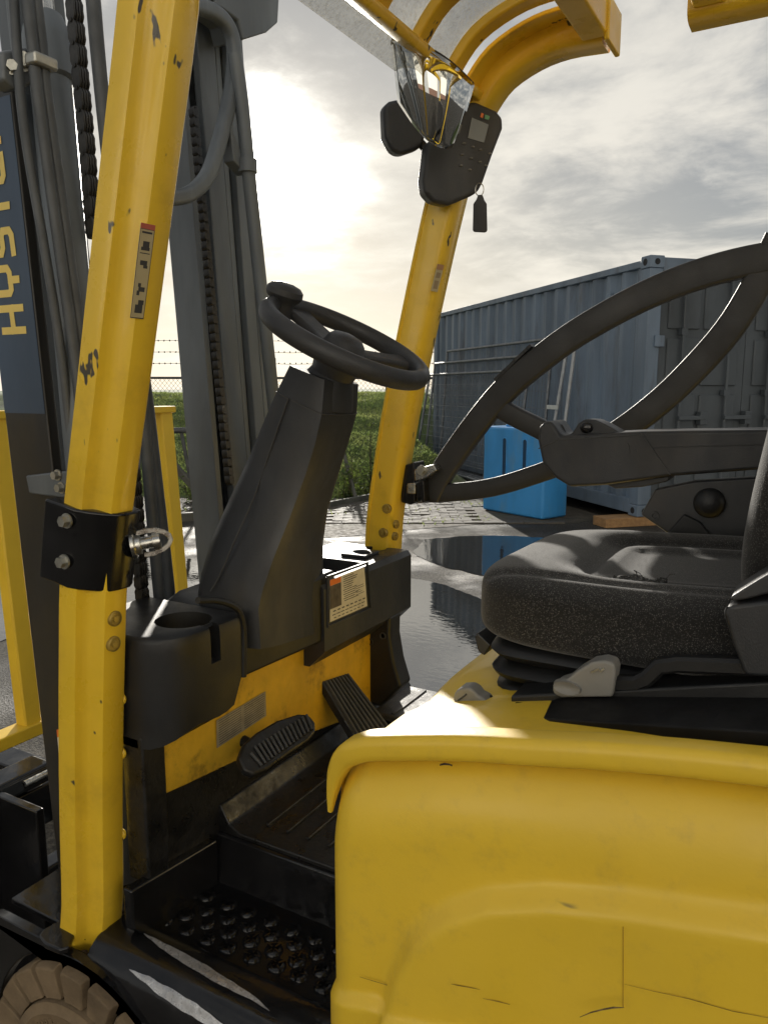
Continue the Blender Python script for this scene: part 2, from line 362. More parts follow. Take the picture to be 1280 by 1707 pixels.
# ---- chain link fence with barbed wire on the bank
M_galv = mat('galvanised_dark', (.10, .10, .10), .55, .4, var=.3, vscale=10)
fen = thing('chain_link_fence', 'chain link fence with barbed wire strands along top of the grass bank', 'fence', G(-2, 16.8, 1.2))
bm = BM(); D = 16.8; z0, z1 = 1.0, 1.605; s = .095; r = -7.0
while r < 6:
    for sg in (1, -1):
        a = G(r, D, z0); b = G(r+sg*(z1-z0)*.85, D + .006*sg, z1); cyl(bm, a, b, .0038, 3)
    r += s
o = obj('wire_mesh', bm, M_galv, fen); o['kind'] = 'stuff'
bm = BM(); cyl(bm, G(-7.5, D, 1.615), G(7.5, D, 1.60), .026, 10); obj('top_rail', bm, M_galv, fen)
for px, top, lean in ((-130, 2.45, 0), (461, 2.03, .0), (641, 1.78, -.05), (150, 2.45, 0), (800, 2.45, 0)):
    rr = (px-640)/F*D*1.0; bm = BM(); cyl(bm, G(rr - lean, D+.03, top), G(rr+.03, D+.03, .8), .026, 8); obj('post', bm, M_galv, fen)
for hh in (1.92, 2.16, 2.40):
    bm = BM(); P0 = [G(-7.0+.5*i, D, hh + .012*math.sin(i*1.7) - .01) for i in range(29)]; sweep(bm, P0, circ(.0045, 4))
    for i in range(105):
        c = G(-6.4+.122*i, D, hh - .003); box(bm, c, (.05, .006, .006), Matrix.Rotation(random.uniform(0, 3), 3, FWD)); box(bm, c, (.006, .03, .03))
    obj('barbed_wire', bm, M_galv, fen)
# ---- shipping container
ANG = rad(16.5); LD = FWD*math.cos(ANG) - RIGHT*math.sin(ANG); WD = RIGHT*math.cos(ANG) + FWD*math.sin(ANG); K0 = G(2.57, 7.72, .1); UP = Vector((0, 0, 1))
def K(l, w, z): return K0 + LD*l + WD*w + UP*z
KM = Matrix((LD, WD, UP)).transposed()
CL, CW, CH = 6.06, 2.44, 2.57
M_cside = mat('blue_grey_container_paint', (.150, .195, .25), .5, var=.22, vscale=2.2, dirt=(.07, .055, .045), dscale=3.4, damt=.75, stretch=(1, 1, .22), bump=.1, bscale=30)
M_cdoor = mat('container_paint_shaded', (.085, .098, .108), .55, var=.2, vscale=1.6, dirt=(.035, .033, .03), dscale=2, damt=.5, stretch=(1, 1, .4))  # same paint as the sides; the doors' shade is put into a darker colour
M_dark = mat('dark_seal', (.015, .015, .016), .7)
con = thing('shipping_container', 'blue grey steel shipping container with corrugated side and double doors', 'container', K(CL/2, CW/2, 0))
def kbox(bm, l0, l1, w0, w1, a, b): box(bm, K((l0+l1)/2, (w0+w1)/2, (a+b)/2), (l1-l0, w1-w0, b-a), KM)
def corr(w, inward):
    bm = BM(); xs = []; x = .16
    while x < CL-.2: xs += [(x, 0), (x+.07, 0), (x+.14, .036), (x+.21, .036)]; x += .28
    a = [bm.verts.new(K(l, w + dd*inward, .17)) for l, dd in xs]; b = [bm.verts.new(K(l, w+dd*inward, CH-.1)) for l, dd in xs]
    c = [bm.verts.new(K(l, w+(dd+.002)*inward, .17)) for l, dd in xs]; e = [bm.verts.new(K(l, w+(dd+.002)*inward, CH-.1)) for l, dd in xs]
    skin(bm, [a, b], False, False); skin(bm, [c, e], False, False)
    return bm
obj('corrugated_side', corr(.03, 1), M_cside, con, smooth=20)
obj('corrugated_side', corr(CW-.03, -1), M_cside, con, smooth=20)
for l0, l1 in ((0, .155), (CL-.155, CL)):
    for w0, w1 in ((0, .16), (CW-.16, CW)):
        bm = BM(); kbox(bm, l0+.004, l1-.004, w0+.004, w1-.004, .118, CH-.118); obj('corner_post', bm, M_cside, con, bevel=.012)
        for a, b in ((0, .118), (CH-.118, CH)):
            bm = BM(); kbox(bm, l0-.003, l1+.003, w0-.003, w1+.003, a, b); cc = obj('corner_casting', bm, M_cside, con, bevel=.01)
            bm = BM(); q = K((l0+l1)/2, w0-.004 if w0 == 0 else w1+.004, (a+b)/2); lathe(bm, q, WD, [(.034, -.001), (.034, .001)], 14); obj('hole', bm, M_dark, cc)
            bm = BM(); q = K(l0-.004 if l0 == 0 else l1+.004, (w0+w1)/2, (a+b)/2); lathe(bm, q, LD, [(.03, -.001), (.03, .001)], 14); obj('hole', bm, M_dark, cc)
for w0, w1 in ((.008, .07), (CW-.07, CW-.008)):
    bm = BM(); kbox(bm, .155, CL-.155, w0, w1, CH-.1, CH-.03); obj('top_rail', bm, M_cside, con, bevel=.008)
    bm = BM(); kbox(bm, .155, CL-.155, w0, w1, .02, .17); obj('bottom_rail', bm, M_cside, con, bevel=.008)
bm = BM(); kbox(bm, .06, CL-.06, .07, CW-.07, CH-.06, CH-.035); obj('roof', bm, M_cside, con)
bm = BM(); kbox(bm, .16, CL-.16, .07, CW-.07, .1, .16); obj('floor', bm, M_dark, con)
bm = BM(); kbox(bm, CL-.1, CL-.05, .16, CW-.16, .1, CH-.1); obj('end_wall', bm, M_cside, con)
for a, b, nm in ((.0, .15, 'door_sill'), (CH-.15, CH-.012, 'door_header')):
    bm = BM(); kbox(bm, .02, .14, .16, CW-.16, a+.01, b); obj(nm, bm, M_cside, con, bevel=.008)
for q in range(2):
    w0 = .168 + q*1.055; w1 = w0 + 1.05
    bm = BM(); kbox(bm, .05, .09, w0, w1, .155, CH-.155); dr = obj('door', bm, M_cdoor, con, bevel=.006)
    for k in range(4):
        a = .20 + k*.56; bm = BM(); kbox(bm, .028, .052, w0+.10, w0+.47, a, a+.47); obj('door_panel', bm, M_cdoor, dr, bevel=.012)
        bm = BM(); kbox(bm, .028, .052, w0+.52, w1-.10, a, a+.47); obj('door_panel', bm, M_cdoor, dr, bevel=.012)
    for w in (w0+.25, w1-.25):
        bm = BM(); cyl(bm, K(-.012, w, .10), K(-.012, w, CH-.08), .017, 10)
        for a in (.16, .7, 1.25, 1.85, CH-.18): kbox(bm, -.03, .03, w-.035, w+.035, a-.03, a+.03)
        obj('locking_bar', bm, M_cdoor, dr)
        bm = BM(); kbox(bm, -.05, -.02, w-.02, w+.30, .98, 1.02); kbox(bm, -.04, .03, w+.24, w+.32, .93, 1.06); obj('handle', bm, M_cdoor, dr, bevel=.004)
    for a in (.35, 1.0, 1.7, 2.25):
        bm = BM(); kbox(bm, -.02, .03, (w0-.08) if q == 0 else w1-.02, (w0+.03) if q == 0 else w1+.08, a, a+.11); obj('hinge', bm, M_cside, dr, bevel=.006)
bm = BM(); kbox(bm, .62, .70, -.035, .02, 2.05, 2.28); obj('vent_cover', bm, M_cside, con, bevel=.01)
# timber under the container
M_wood = mat('new_timber', (.36, .20, .08), .7, var=.2, vscale=4, stretch=(1, 6, 6), bump=.2, bscale=30)
bm = BM(); box(bm, K(.13, .9, -.052), (.24, 2.5, .094), KM); tag(obj('timber_beam', bm, M_wood, bevel=.006), 'orange brown timber beam carrying the container at its door end', 'timber')
bm = BM(); box(bm, K(CL-.2, 1.2, -.052), (.24, 2.3, .094), KM); tag(obj('timber_beam', bm, M_wood, bevel=.006), 'timber beam carrying the container at its closed far end', 'timber')
# ---- blue plastic barrier block
M_blue = mat('blue_polyethylene', (.05, .30, .66), .42, var=.12, vscale=3, dirt=(.15, .30, .45), dscale=5, damt=.6, stretch=(1, 1, .35), bump=.08, bscale=60)
B0, B1, B2 = PZ(803, 850, 0), PZ(903, 868, 0), PZ(946, 861, 0)
bl = (B0-B1); bx = bl.normalized(); by = Vector((-bx.y, bx.x, 0)); by = by if by.dot(FWD) > 0 else -by
BLn, BW, BH = bl.length, .40, .97
bar = thing('barrier_block', 'bright blue plastic barrier block with two tall slots', 'barrier', B1)
def Bp(l, w, z): return B1 + bx*l + by*w + UP*z
BMx = Matrix((bx, by, UP)).transposed()
bm = BM(); sweep(bm, [Bp(BLn/2, BW/2, z) for z in (0.006, BH)], [(a, b) for a, b in rrect(BLn, BW, .03)], hint=bx)
bar_body = obj('body', bm, M_blue, bar, bevel=.03, seg=3)
for l in (BLn*.30, BLn*.63):
    bm = BM(); pr = rrect(.055, .46, .027, 5); plate(bm, [Bp(l+a, -.003, .62+b) for a, b in pr], by*.02)
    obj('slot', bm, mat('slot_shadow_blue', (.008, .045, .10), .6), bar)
    bm = BM(); sweep(bm, [Bp(l+a, -.002, .62+b) for a, b in rrect(.062, .467, .03, 5)] + [Bp(l+pr[0][0]+.0035, -.002, .62+pr[0][1]+.003)], circ(.006, 6), hint=by, caps=False); obj('slot_rim', bm, M_blue, bar)
bm = BM(); box(bm, Bp(BLn/2, BW/2, BH+.012), (BLn*.5, BW*.4, .03), BMx); obj('top_boss', bm, M_blue, bar, bevel=.01)
# ---- mesh fence panels stacked against the container
M_tube = mat('galvanised_tube', (.17, .18, .19), .45, .5, var=.2, vscale=12, dirt=(.2, .2, .2), damt=.4)
def heras(l0, l1, off, h, label, nv):
    t = thing('mesh_fence_panel', label, 'fence panel', K(l0, -off, -.1), 'fence panels leaning on the container')
    A = lambda l, z: K(l, -off*(1-z/h*.75)-.03, -.1+z)
    for l in (l0, l1):
        bm = BM(); cyl(bm, A(l, .02), A(l, h), .02, 10); obj('upright', bm, M_tube, t)
    for z in (.12, h):
        bm = BM(); cyl(bm, A(l0, z), A(l1, z), .02, 10); obj('rail', bm, M_tube, t)
    bm = BM(); n = nv
    for i in range(1, n): l = l0+(l1-l0)*i/n; cyl(bm, A(l, .12), A(l, h), .0028, 4)
    for k in range(1, 9): z = .12+(h-.12)*k/9; cyl(bm, A(l0, z), A(l1, z), .0035, 4)
    o = obj('wire_mesh', bm, M_tube, t); o['kind'] = 'stuff'
heras(1.75, 5.2, .16, 1.98, 'galvanised mesh fence panel standing closest to the container side', 42)
heras(2.25, 5.7, .26, 1.80, 'lower galvanised mesh fence panel in front of the taller one', 42)
heras(3.0, 5.9, .36, 1.62, 'outermost short mesh fence panel leaning on the other panels', 36)
lp = []
for a, b, lab in (((943, 592), (915, 760), 'thin galvanised pole with white tag leaning on the container'), ((957, 586), (934, 760), 'thin bare galvanised pole leaning on the container')):
    A0 = PN(a[0], a[1], K(0, -.10, 0), WD); B0_ = PN(b[0], b[1], K(0, -.22, 0), WD); dz = (B0_-A0); B0_ = A0 + dz*((A0.z-.02)/-dz.z)
    t = thing('leaning_pole', lab, 'pole', B0_, 'poles leaning on the container')
    bm = BM(); cyl(bm, A0, B0_, .021, 10); obj('tube', bm, mat('pale_pole', (.42, .43, .43), .45, .3, var=.15), t); lp.append((t, A0, B0_))
t, A0, B0_ = lp[0]; q = A0.lerp(B0_, .34); bm = BM(); box(bm, q - WD*.03 + LD*.06, (.26, .012, .05), KM); obj('tag', bm, mat('white_tag', (.6, .6, .55), .5), t, bevel=.003)
# ---- grey steel frame and timbers at the foot of the bank
fr = thing('steel_trestle', 'grey steel tube trestle standing at foot of the grass bank', 'trestle', PZ(300, 862, 0))
d0 = 9.2
def GP(px, py, d): r = ray(px, py); k = d/r.dot(FWD); return EYEV + r*k
bm = BM(); cyl(bm, GP(225, 720, d0), GP(345, 716, d0), .035, 12); obj('top_bar', bm, M_galv, fr)
for a, b in (((303, 722), (326, 842)), ((236, 722), (226, 850)), ((338, 720), (345, 835))):
    bm = BM(); p = GP(*a, d0); q = PZ(*b, .0); cyl(bm, p, q, .022, 8); obj('leg', bm, M_galv, fr)
M_old = mat('weathered_timber', (.10, .095, .075), .8, var=.3, vscale=4, bump=.4, bscale=40, dirt=(.05, .07, .03), damt=.5)
def beam(a, b, w, lab):
    bm = BM(); sweep(bm, [a, b], rrect(w, w*.6, .008, 1), hint=UP); tag(obj('timber', bm, M_old), lab, 'timber')
beam(GP(252, 735, 9.6), PZ(352, 842, .03), .09, 'grey green weathered timber sloping down against the steel trestle')
beam(PZ(250, 868, .03), PZ(400, 858, .03), .12, 'weathered grey plank lying flat on the ground before the trestle')
beam(GP(572, 752, 10.1), PZ(594, 834, .02), .06, 'thin dark stake leaning in the weeds beside the pavers')
beam(PZ(548, 842, .03), PZ(630, 826, .03), .08, 'dark rotten timber lying on the ground among the weeds')
# ---- weeds
M_weed = leafmat('weed_leaves', (.03, .05, .012), (.11, .15, .03), 5)
M_stem = mat('dry_stem', (.07, .055, .03), .8)
def weed(p, h, w, n, lab, lean=0):
    t = thing('weed_clump', lab, 'weeds', p, 'weeds at the foot of the bank'); bm = BM(); tips = []
    for k in range(n):
        a = random.uniform(0, 6.28); q = p + Vector((math.cos(a), math.sin(a), 0))*w*.3*random.random()
        e = p + Vector((math.cos(a)*w*random.random(), math.sin(a)*w*random.random(), h*random.uniform(.45, 1))); m_ = q.lerp(e, .5)+Vector((0, 0, h*.1)); tips.append((q, m_, e))
        sweep(bm, [q, m_, e], circ(.004, 4), scale=[1, .8, .4])
    obj('stems', bm, M_stem, t); bm = BM()
    for q, m_, e in tips:
        for k in range(16):
            f = random.random(); c = q.lerp(e, f) + Vector((random.gauss(0, .04), random.gauss(0, .04), random.gauss(0, .03))); s = random.uniform(.012, .034)
            a = Vector((random.gauss(0, 1), random.gauss(0, 1), random.gauss(0, .5))).normalized(); b = a.orthogonal().normalized()
            quad(bm, [c-a*s, c+b*s*.5, c+a*s, c-b*s*.5])
    o = obj('leaves', bm, M_weed, t, smooth=0, recalc=False); o['kind'] = 'stuff'
weed(G(-.48, 9.75, .0), .55, .35, 26, 'sprawling leafy weeds around the leaning stake')
weed(G(-.15, 9.95, .0), .50, .35, 34, 'dense dark green weeds beside the yellow post')
weed(G(-.17, 10.0, .1), .95, .08, 7, 'tall thin dead weed stalk rising above the other weeds')
weed(G(-2.35, 9.5, 0), .35, .4, 22, 'low green weeds around the steel trestle legs')
weed(G(.45, 10.3, 0), .4, .35, 22, 'weeds at the end of the stacked fence panels')
# ---- pale building behind the photographer (seen in the mirror)
M_wall = mat('cream_cladding', (.80, .78, .72), .6, var=.05, vscale=1.5, dirt=(.5, .46, .38), dscale=1, damt=.3)
M_glass = mat('window_glass', (.03, .04, .05), .06, var=.1)
bld = thing('warehouse', 'long cream warehouse with high strip of windows and dark base, reflected in the mirror', 'building', G(0, -9, 0))
def gbox(bm, r0, r1, d0, d1, a, b): box(bm, G((r0+r1)/2, (d0+d1)/2, (a+b)/2), (r1-r0, d1-d0, b-a), Matrix((RIGHT, FWD, UP)).transposed())
bm = BM(); gbox(bm, -16, 18, -19, -9, 1.0, 7.0); obj('wall', bm, M_wall, bld)
bm = BM(); gbox(bm, -16.02, 18.02, -19.02, -8.98, 0, 1.0); obj('plinth', bm, mat('plinth_brick', (.16, .09, .065), .8, var=.2), bld)
bm = BM(); gbox(bm, -16.3, 18.3, -19.3, -8.8, 7.0, 7.25); obj('roof_edge', bm, M_galv, bld)
for i in range(14):
    r0 = -15 + i*2.3; bm = BM(); gbox(bm, r0, r0+1.9, -9.01, -8.96, 4.9, 5.9); w = obj('window', bm, M_glass, bld)
    bm = BM(); gbox(bm, r0-.06, r0+1.96, -8.97, -8.93, 4.82, 4.9); obj('sill', bm, M_galv, w); bm = BM(); gbox(bm, r0+.92, r0+.98, -8.965, -8.94, 4.9, 5.9); obj('mullion', bm, M_galv, w)
for r0 in (-6, 5):
    bm = BM(); gbox(bm, r0, r0+3.6, -9.01, -8.95, 0.02, 4.0); dd = obj('roller_door', bm, mat('roller_door_grey', (.35, .36, .36), .5), bld)
    for k in range(13): bm = BM(); gbox(bm, r0+.05, r0+3.55, -8.95, -8.93, .1+k*.3, .3+k*.3); obj('slat', bm, MATS['roller_door_grey'], dd)
# ================================================================== FORKLIFT
FL = thing('forklift', 'yellow and black forklift with mast, open cab, torn seat and steering wheel', 'forklift', (-.6, 1.27, 0))
YL, YR = .80, 1.74
def interp(pts, x):
    if x <= pts[0][0]: return pts[0][1]
    for (a, b), (c, d) in zip(pts, pts[1:]):
        if x <= c: return b + (d-b)*(x-a)/(c-a)
    (a, b), (c, d) = pts[-2:]; return d + (d-b)/(c-a)*(x-c)*.5
def cut(o, cutters):
    for cb in cutters:
        bmesh.ops.recalc_face_normals(cb, faces=cb.faces)
        me = bpy.data.meshes.new('cutter'); cb.to_mesh(me); cb.free()
        c = bpy.data.objects.new('cutter', me); C.objects.link(c)
        wl = OFF[o.name]; c.location = (0, 0, 0)
        pl = o.parent; o.parent = None; loc = o.location.copy(); o.location = wl
        md = o.modifiers.new('cut', 'BOOLEAN'); md.operation = 'DIFFERENCE'; md.object = c; md.solver = 'EXACT'
        saved = [(m.name) for m in o.modifiers if m.type == 'BEVEL']
        for n in saved: o.modifiers[n].show_viewport = False
        dg = bpy.context.evaluated_depsgraph_get(); dg.update()
        nm = bpy.data.meshes.new_from_object(o.evaluated_get(dg)); o.modifiers.remove(md); old = o.data; o.data = nm; bpy.data.meshes.remove(old)
        for n in saved: o.modifiers[n].show_viewport = True
        o.parent = pl; o.location = loc
        bpy.data.objects.remove(c); bpy.data.meshes.remove(me)
    nm.name = o.name
def decal(name, pts, m, parent, off):
    bm = BM(); plate(bm, [Vector(p)+off for p in pts], off*.5); return obj(name, bm, m, parent, smooth=0)
def lerp4(c, u, v): return (c[0]*(1-u)+c[1]*u)*(1-v) + (c[3]*(1-u)+c[2]*u)*v
def printed(name, c, off, parent, base=None, items=()):
    """c: TL TR BR BL corners; items: (u0,v0,u1,v1,material)"""
    o = decal(name, c, base or M_lab, parent, off)
    groups = {}
    for u0, v0, u1, v1, m in items: groups.setdefault(m.name, []).append((u0, v0, u1, v1, m))
    for g in groups.values():
        bm = BM()
        for u0, v0, u1, v1, m in g: plate(bm, [lerp4(c, a, b)+off*1.55 for a, b in ((u0, v0), (u1, v0), (u1, v1), (u0, v1))], off*.15)
        obj('print', bm, m, o, smooth=0)
    return o
NX, NY = Vector((1, 0, 0)), Vector((0, -1, 0))
# ---------------- overhead guard
PROF = [(-.033, -.037), (-.038, -.032), (-.0385, -.002), (-.036, .004), (-.028, .0065), (-.020, .009), (-.016, .014), (-.0135, .022), (-.0125, .031), (-.009, .037), (-.002, .0388), (.030, .0388), (.0365, .034), (.037, -.030), (.031, -.037)]
PROFR = [(-.036, -.038), (-.040, -.036), (-.040, -.030), (-.036, -.028), (-.036, .020), (-.033, .028), (-.026, .034), (-.012, .037), (.030, .036), (.037, .030), (.037, -.032), (.032, -.038)]
rp = [(624, 1300), (620, 1180), (622, 1080), (630, 990), (640, 915), (645, 850), (668, 700), (700, 540), (737, 370), (765, 258), (783, 207), (803, 165), (836, 120), (890, 82), (945, 60), (1012, 48)]
RP = [PY(a, b, YR) for a, b in rp]
lpx = [(146, 1592), (148, 1570), (155, 1500), (153, 1350), (153, 1200), (155, 1060), (157, 975), (166, 840), (190, 640), (228, 320), (266, 0)]
LP = [PY(a, b, YL) for a, b in lpx]
zt = LP[-1].z
LP += [Vector((p.x, YL, p.z)) for p in RP if p.z > zt+.03]
rear = [Vector((-.24+.12*i, YL, RP[-1].z+.002)) for i in range(8)]
RPs = smooth_path(RP, 3)
bm = BM(); sweep(bm, smooth_path(LP + [Vector((p.x, YL, p.z)) for p in rear], 3), PROF); post_l = obj('guard_post', bm, M_yel, FL, smooth=38)
bm = BM(); sweep(bm, RPs, PROFR); post_r = obj('guard_post', bm, M_yel, FL, smooth=50)
bm = BM(); x0 = PY(1150, 20, YR).x; zr = RP[-1].z
sweep(bm, [Vector((x0+.1*i, YR, zr + .006)) for i in range(10)], PROFR); obj('guard_rear_rail', bm, M_yel, FL, smooth=50)
bm = BM(); box(bm, (x0+.04, (YL+YR)/2, zr+.01), (.06, YR-YL-.07, .05)); obj('guard_cross_bar', bm, M_yel, FL, bevel=.006)
bm = BM(); box(bm, (RP[-1].x-.015, (YL+YR)/2, zr+.005), (.055, YR-YL-.07, .07)); obj('guard_cross_bar', bm, M_yel, FL, bevel=.006)
bm = BM(); box(bm, (RP[-1].x+.012, YR-.005, zr), (.012, .10, .085)); obj('end_plate', bm, M_yel, FL, bevel=.004)
for yy in (YL, YR):                                                  # rear legs of the guard
    bm = BM(); sweep(bm, smooth_path([(.60, yy, zr), (.68, yy, zr-.04), (.73, yy, zr-.2), (.80, yy, 1.3), (.80, yy, .7)], 3), PROFR); obj('guard_post', bm, M_yel, FL, smooth=50)
# curved front part of the roof: front cross bar, bars, clear sheet
top = [p for p in RPs if p.z > 2.0]
fx = top[0]
bm = BM(); sweep(bm, [Vector((fx.x+.012, YL+.03, fx.z+.035)), Vector((fx.x+.012, YR-.03, fx.z+.035))], rrect(.022, .05, .006), hint=Vector((.5, 0, 1)).normalized()); obj('guard_cross_bar', bm, M_yel, FL, bevel=0)
for yy in (.96, 1.12, 1.28, 1.44, 1.60):
    bm = BM(); sweep(bm, [Vector((p.x, yy, p.z+.028)) for p in top], rrect(.042, .022, .005)); obj('roof_bar', bm, M_yel, FL, smooth=50)
bm = BM(); sweep(bm, [Vector((p.x+.004, YR-.055, p.z+.018)) for p in RPs if p.z > 1.93], rrect(.07, .01, .003)); obj('roof_flange', bm, M_yel, FL, smooth=50)
def clear_mat():
    m = bpy.data.materials.new('clear_polycarbonate'); m.use_nodes = True; nt = m.node_tree; N = nt.nodes; L = nt.links; p = N['Principled BSDF']
    p.inputs['Base Color'].default_value = (.62, .62, .60, 1); p.inputs['Roughness'].default_value = .15
    tc = N.new('ShaderNodeTexCoord'); v = N.new('ShaderNodeTexNoise'); v.inputs['Scale'].default_value = 150; v.inputs['Detail'].default_value = 3; L.new(tc.outputs['Object'], v.inputs['Vector'])
    r = N.new('ShaderNodeMapRange'); r.inputs[1].default_value = .5; r.inputs[2].default_value = .75; r.inputs[3].default_value = .16; r.inputs[4].default_value = .42; L.new(v.outputs[0], r.inputs[0])
    t = N.new('ShaderNodeBsdfTransparent'); t.inputs[0].default_value = (.90, .90, .88, 1); x = N.new('ShaderNodeMixShader'); L.new(r.outputs[0], x.inputs[0]); L.new(t.outputs[0], x.inputs[1]); L.new(p.outputs[0], x.inputs[2]); L.new(x.outputs[0], N['Material Output'].inputs[0]); return m
M_clear = clear_mat()
ext = Vector((top[0].x-.05, 0, top[0].z-.035)); sh = [ext] + top + [Vector((.55, 0, zr+.01))]
bm = BM(); a = [bm.verts.new((p.x, YL+.03, p.z+.045)) for p in sh]; b = [bm.verts.new((p.x, YR-.10, p.z+.045)) for p in sh]
a2 = [bm.verts.new((p.x, YL+.03, p.z+.050)) for p in sh]; b2 = [bm.verts.new((p.x, YR-.10, p.z+.050)) for p in sh]
rs = [[a[i], b[i], b2[i], a2[i]] for i in range(len(sh))]; skin(bm, rs); obj('roof_sheet', bm, M_clear, FL)
# bolts on the posts
def capbolt(p, n, r, m, parent, name='bolt'):
    bm = BM(); n = Vector(n); lathe(bm, Vector(p), n, [(r, -.003), (r, .0035), (r*.82, .005), (r*.80, .003), (r*.45, .003), (r*.4, .006), (.0, .0065)], 20); return obj(name, bm, m, parent)
for q in ((191, 1031), (189, 1073)): capbolt(PX(q[0], q[1], PY(156, q[1], YL).x+.039), NX, .0125, M_brass, post_l)
for q in ((645, 848), (639, 888)): capbolt(PY(q[0], q[1], YR-.037), NY, .0125, M_brass, post_r)
for q in ((660, 874), (658, 894)): capbolt(PX(q[0], q[1], PY(650, q[1], YR).x+.038), NX, .011, M_brass, post_r)
for q in (1165, 1255, 1390): bm = BM(); sphere(bm, PY(203, q, YL+.036), .010, (1, .6, 1)); obj('rivet', bm, M_yel, post_l)
# black clamp plate on the left post
cp = [PY(a, b, YL) for a, b in ((154, 972), (160, 905), (166, 843))]
CPR = [(a*1.10-.001, b*1.10) for a, b in PROF]; CPR = [(-.046, -.055)] + [(min(a, .044), b) for a, b in CPR[2:13]] + [(.046, -.02), (.046, -.055)]
bm = BM(); sweep(bm, smooth_path(cp, 3), [(-.050, -.062), (-.046, -.030), (-.044, -.004), (-.036, .012), (-.020, .030), (-.004, .044), (.012, .047), (.035, .047), (.047, .040), (.050, .0), (.050, -.062)]); clamp = obj('clamp_bracket', bm, M_gloss, FL, bevel=.004, seg=2)
for q in ((113, 868), (109, 936)): bm = BM(); hexbolt(bm, PY(q[0], q[1], YL-.047), NY, .0085, .012); obj('bolt', bm, M_bolt, clamp)
eb = PX(222, 909, PY(160, 909, YL).x+.046)
bm = BM(); t_, u_, w_ = frame(Vector((.6, .55, .12)), UP); lathe(bm, eb, t_, [(.022, -.002), (.022, .003), (.016, .005), (.016, .012), (.010, .013), (.010, .030), (.013, .031), (.013, .042), (0, .043)], 18); obj('stud', bm, M_steel, clamp)
bm = BM(); cc = eb + t_*.022; sweep(bm, [cc + u_*.019*math.cos(k*.42) + t_*.036*math.sin(k*.42) for k in range(-1, 9)], rrect(.003, .008, .001, 1), hint=w_); obj('ring', bm, M_steel, clamp)
# warning decal on the left post (rear face)
def cx_(pts, y):
    q = sorted((b, a) for a, b in pts); return interp(q, y)
Xd = lambda y: PY(cx_(lpx, y), y, YL).x + .0388
def pd(px, py): q = PX(px, py, Xd(py)); return q
dc = [pd(234, 371), pd(258, 376), pd(238, 532), pd(216, 530)]
printed('warning_decal', dc, NX*.0012, post_l, mat('decal_cream', (.50, .42, .24), .5, var=.05), [(0, 0, 1, .055, M_red)] +
        [(.0, .055, .03, 1, M_ink), (.97, .055, 1, 1, M_ink), (0, .99, 1, 1, M_ink), (0, .055, 1, .06, M_ink), (.15, .08, .85, .10, M_ink), (.3, .18, .75, .24, M_ink), (.2, .24, .8, .275, M_ink), (.15, .30, .85, .31, M_ink),
         (.25, .38, .75, .43, M_ink), (.5, .43, .8, .46, M_ink), (.3, .62, .5, .66, M_ink), (.35, .66, .8, .71, M_ink), (.25, .70, .45, .75, M_ink), (.45, .80, .85, .85, M_ink), (.25, .85, .8, .94, M_ink)])
Xr = lambda y: PY(cx_(rp, y), y, YR).x
M_redf = mat('faded_red', (.42, .22, .10), .6); M_inkf = mat('faded_ink', (.30, .22, .12), .6)
dc = [PX(728, 440, Xr(440)+.039), PX(739, 442, Xr(440)+.039), PX(728, 487, Xr(487)+.039), PX(717, 485, Xr(487)+.039)]
printed('warning_decal', dc, NX*.0012, post_r, MATS['decal_cream'], [(0, 0, 1, .2, M_redf), (.2, .3, .8, .5, M_inkf), (.2, .6, .8, .9, M_inkf)])
# ---------------- mast
MX = lambda z: -1.27 - (z-1.45)*.063
def mpt(dx, y, z): return Vector((MX(z)+dx, y, z))
def mbox(bm, dx0, dx1, y0, y1, z0, z1):
    a = ring(bm, [mpt(dx0, y0, z0), mpt(dx1, y0, z0), mpt(dx1, y1, z0), mpt(dx0, y1, z0)]); b = ring(bm, [mpt(dx0, y0, z1), mpt(dx1, y0, z1), mpt(dx1, y1, z1), mpt(dx0, y1, z1)]); skin(bm, [a, b])
MYN, MYF = .952, 1.625
M_gloss2 = mat('mast_side_black', (.020, .019, .018), .4, var=.3, vscale=5, dirt=(.06, .048, .03), dscale=4, damt=.6, stretch=(1, 1, .3))
for sgn, ya, zt_ in ((1, MYN, 1.93), (-1, MYF, 2.34)):
    bm = BM(); w = lambda a, b: sorted((ya+sgn*a, ya+sgn*b))
    mbox(bm, -.125, 0, *w(0, .022), .16, zt_); ra = obj('outer_mast_rail', bm, M_gloss2 if sgn > 0 else M_mast, FL, bevel=.004)
    bm = BM(); mbox(bm, -.024, -.002, *w(.0225, .062), .16, zt_); obj('flange', bm, M_mast, ra, bevel=.003)
    bm = BM(); mbox(bm, -.123, -.101, *w(.0225, .062), .16, zt_); obj('flange', bm, M_mast, ra, bevel=.003)
    bm = BM(); mbox(bm, -.112, -.014, *w(.072, .09), .22, 2.5); rb = obj('inner_mast_rail', bm, M_mast, FL, bevel=.003)
    bm = BM(); mbox(bm, -.036, -.014, *w(.0905, .15), .22, 2.5); obj('flange', bm, M_mast, rb, bevel=.003)
    bm = BM(); mbox(bm, -.034, -.026, *w(.034, .0715), .22, 2.5); obj('flange', bm, M_mast, rb, bevel=.003)
    bm = BM(); mbox(bm, -.11, -.088, *w(.0905, .15), .22, 2.5); obj('flange', bm, M_mast, rb, bevel=.003)
    if sgn > 0: rail_n = ra
bm = BM(); mbox(bm, -.12, -.02, 1.045, 1.54, .22, .34); obj('mast_cross_member', bm, M_mast, FL, bevel=.006)
bm = BM(); mbox(bm, -.12, -.03, 1.045, 1.54, 2.42, 2.52); obj('mast_cross_member', bm, M_mast, FL, bevel=.006)
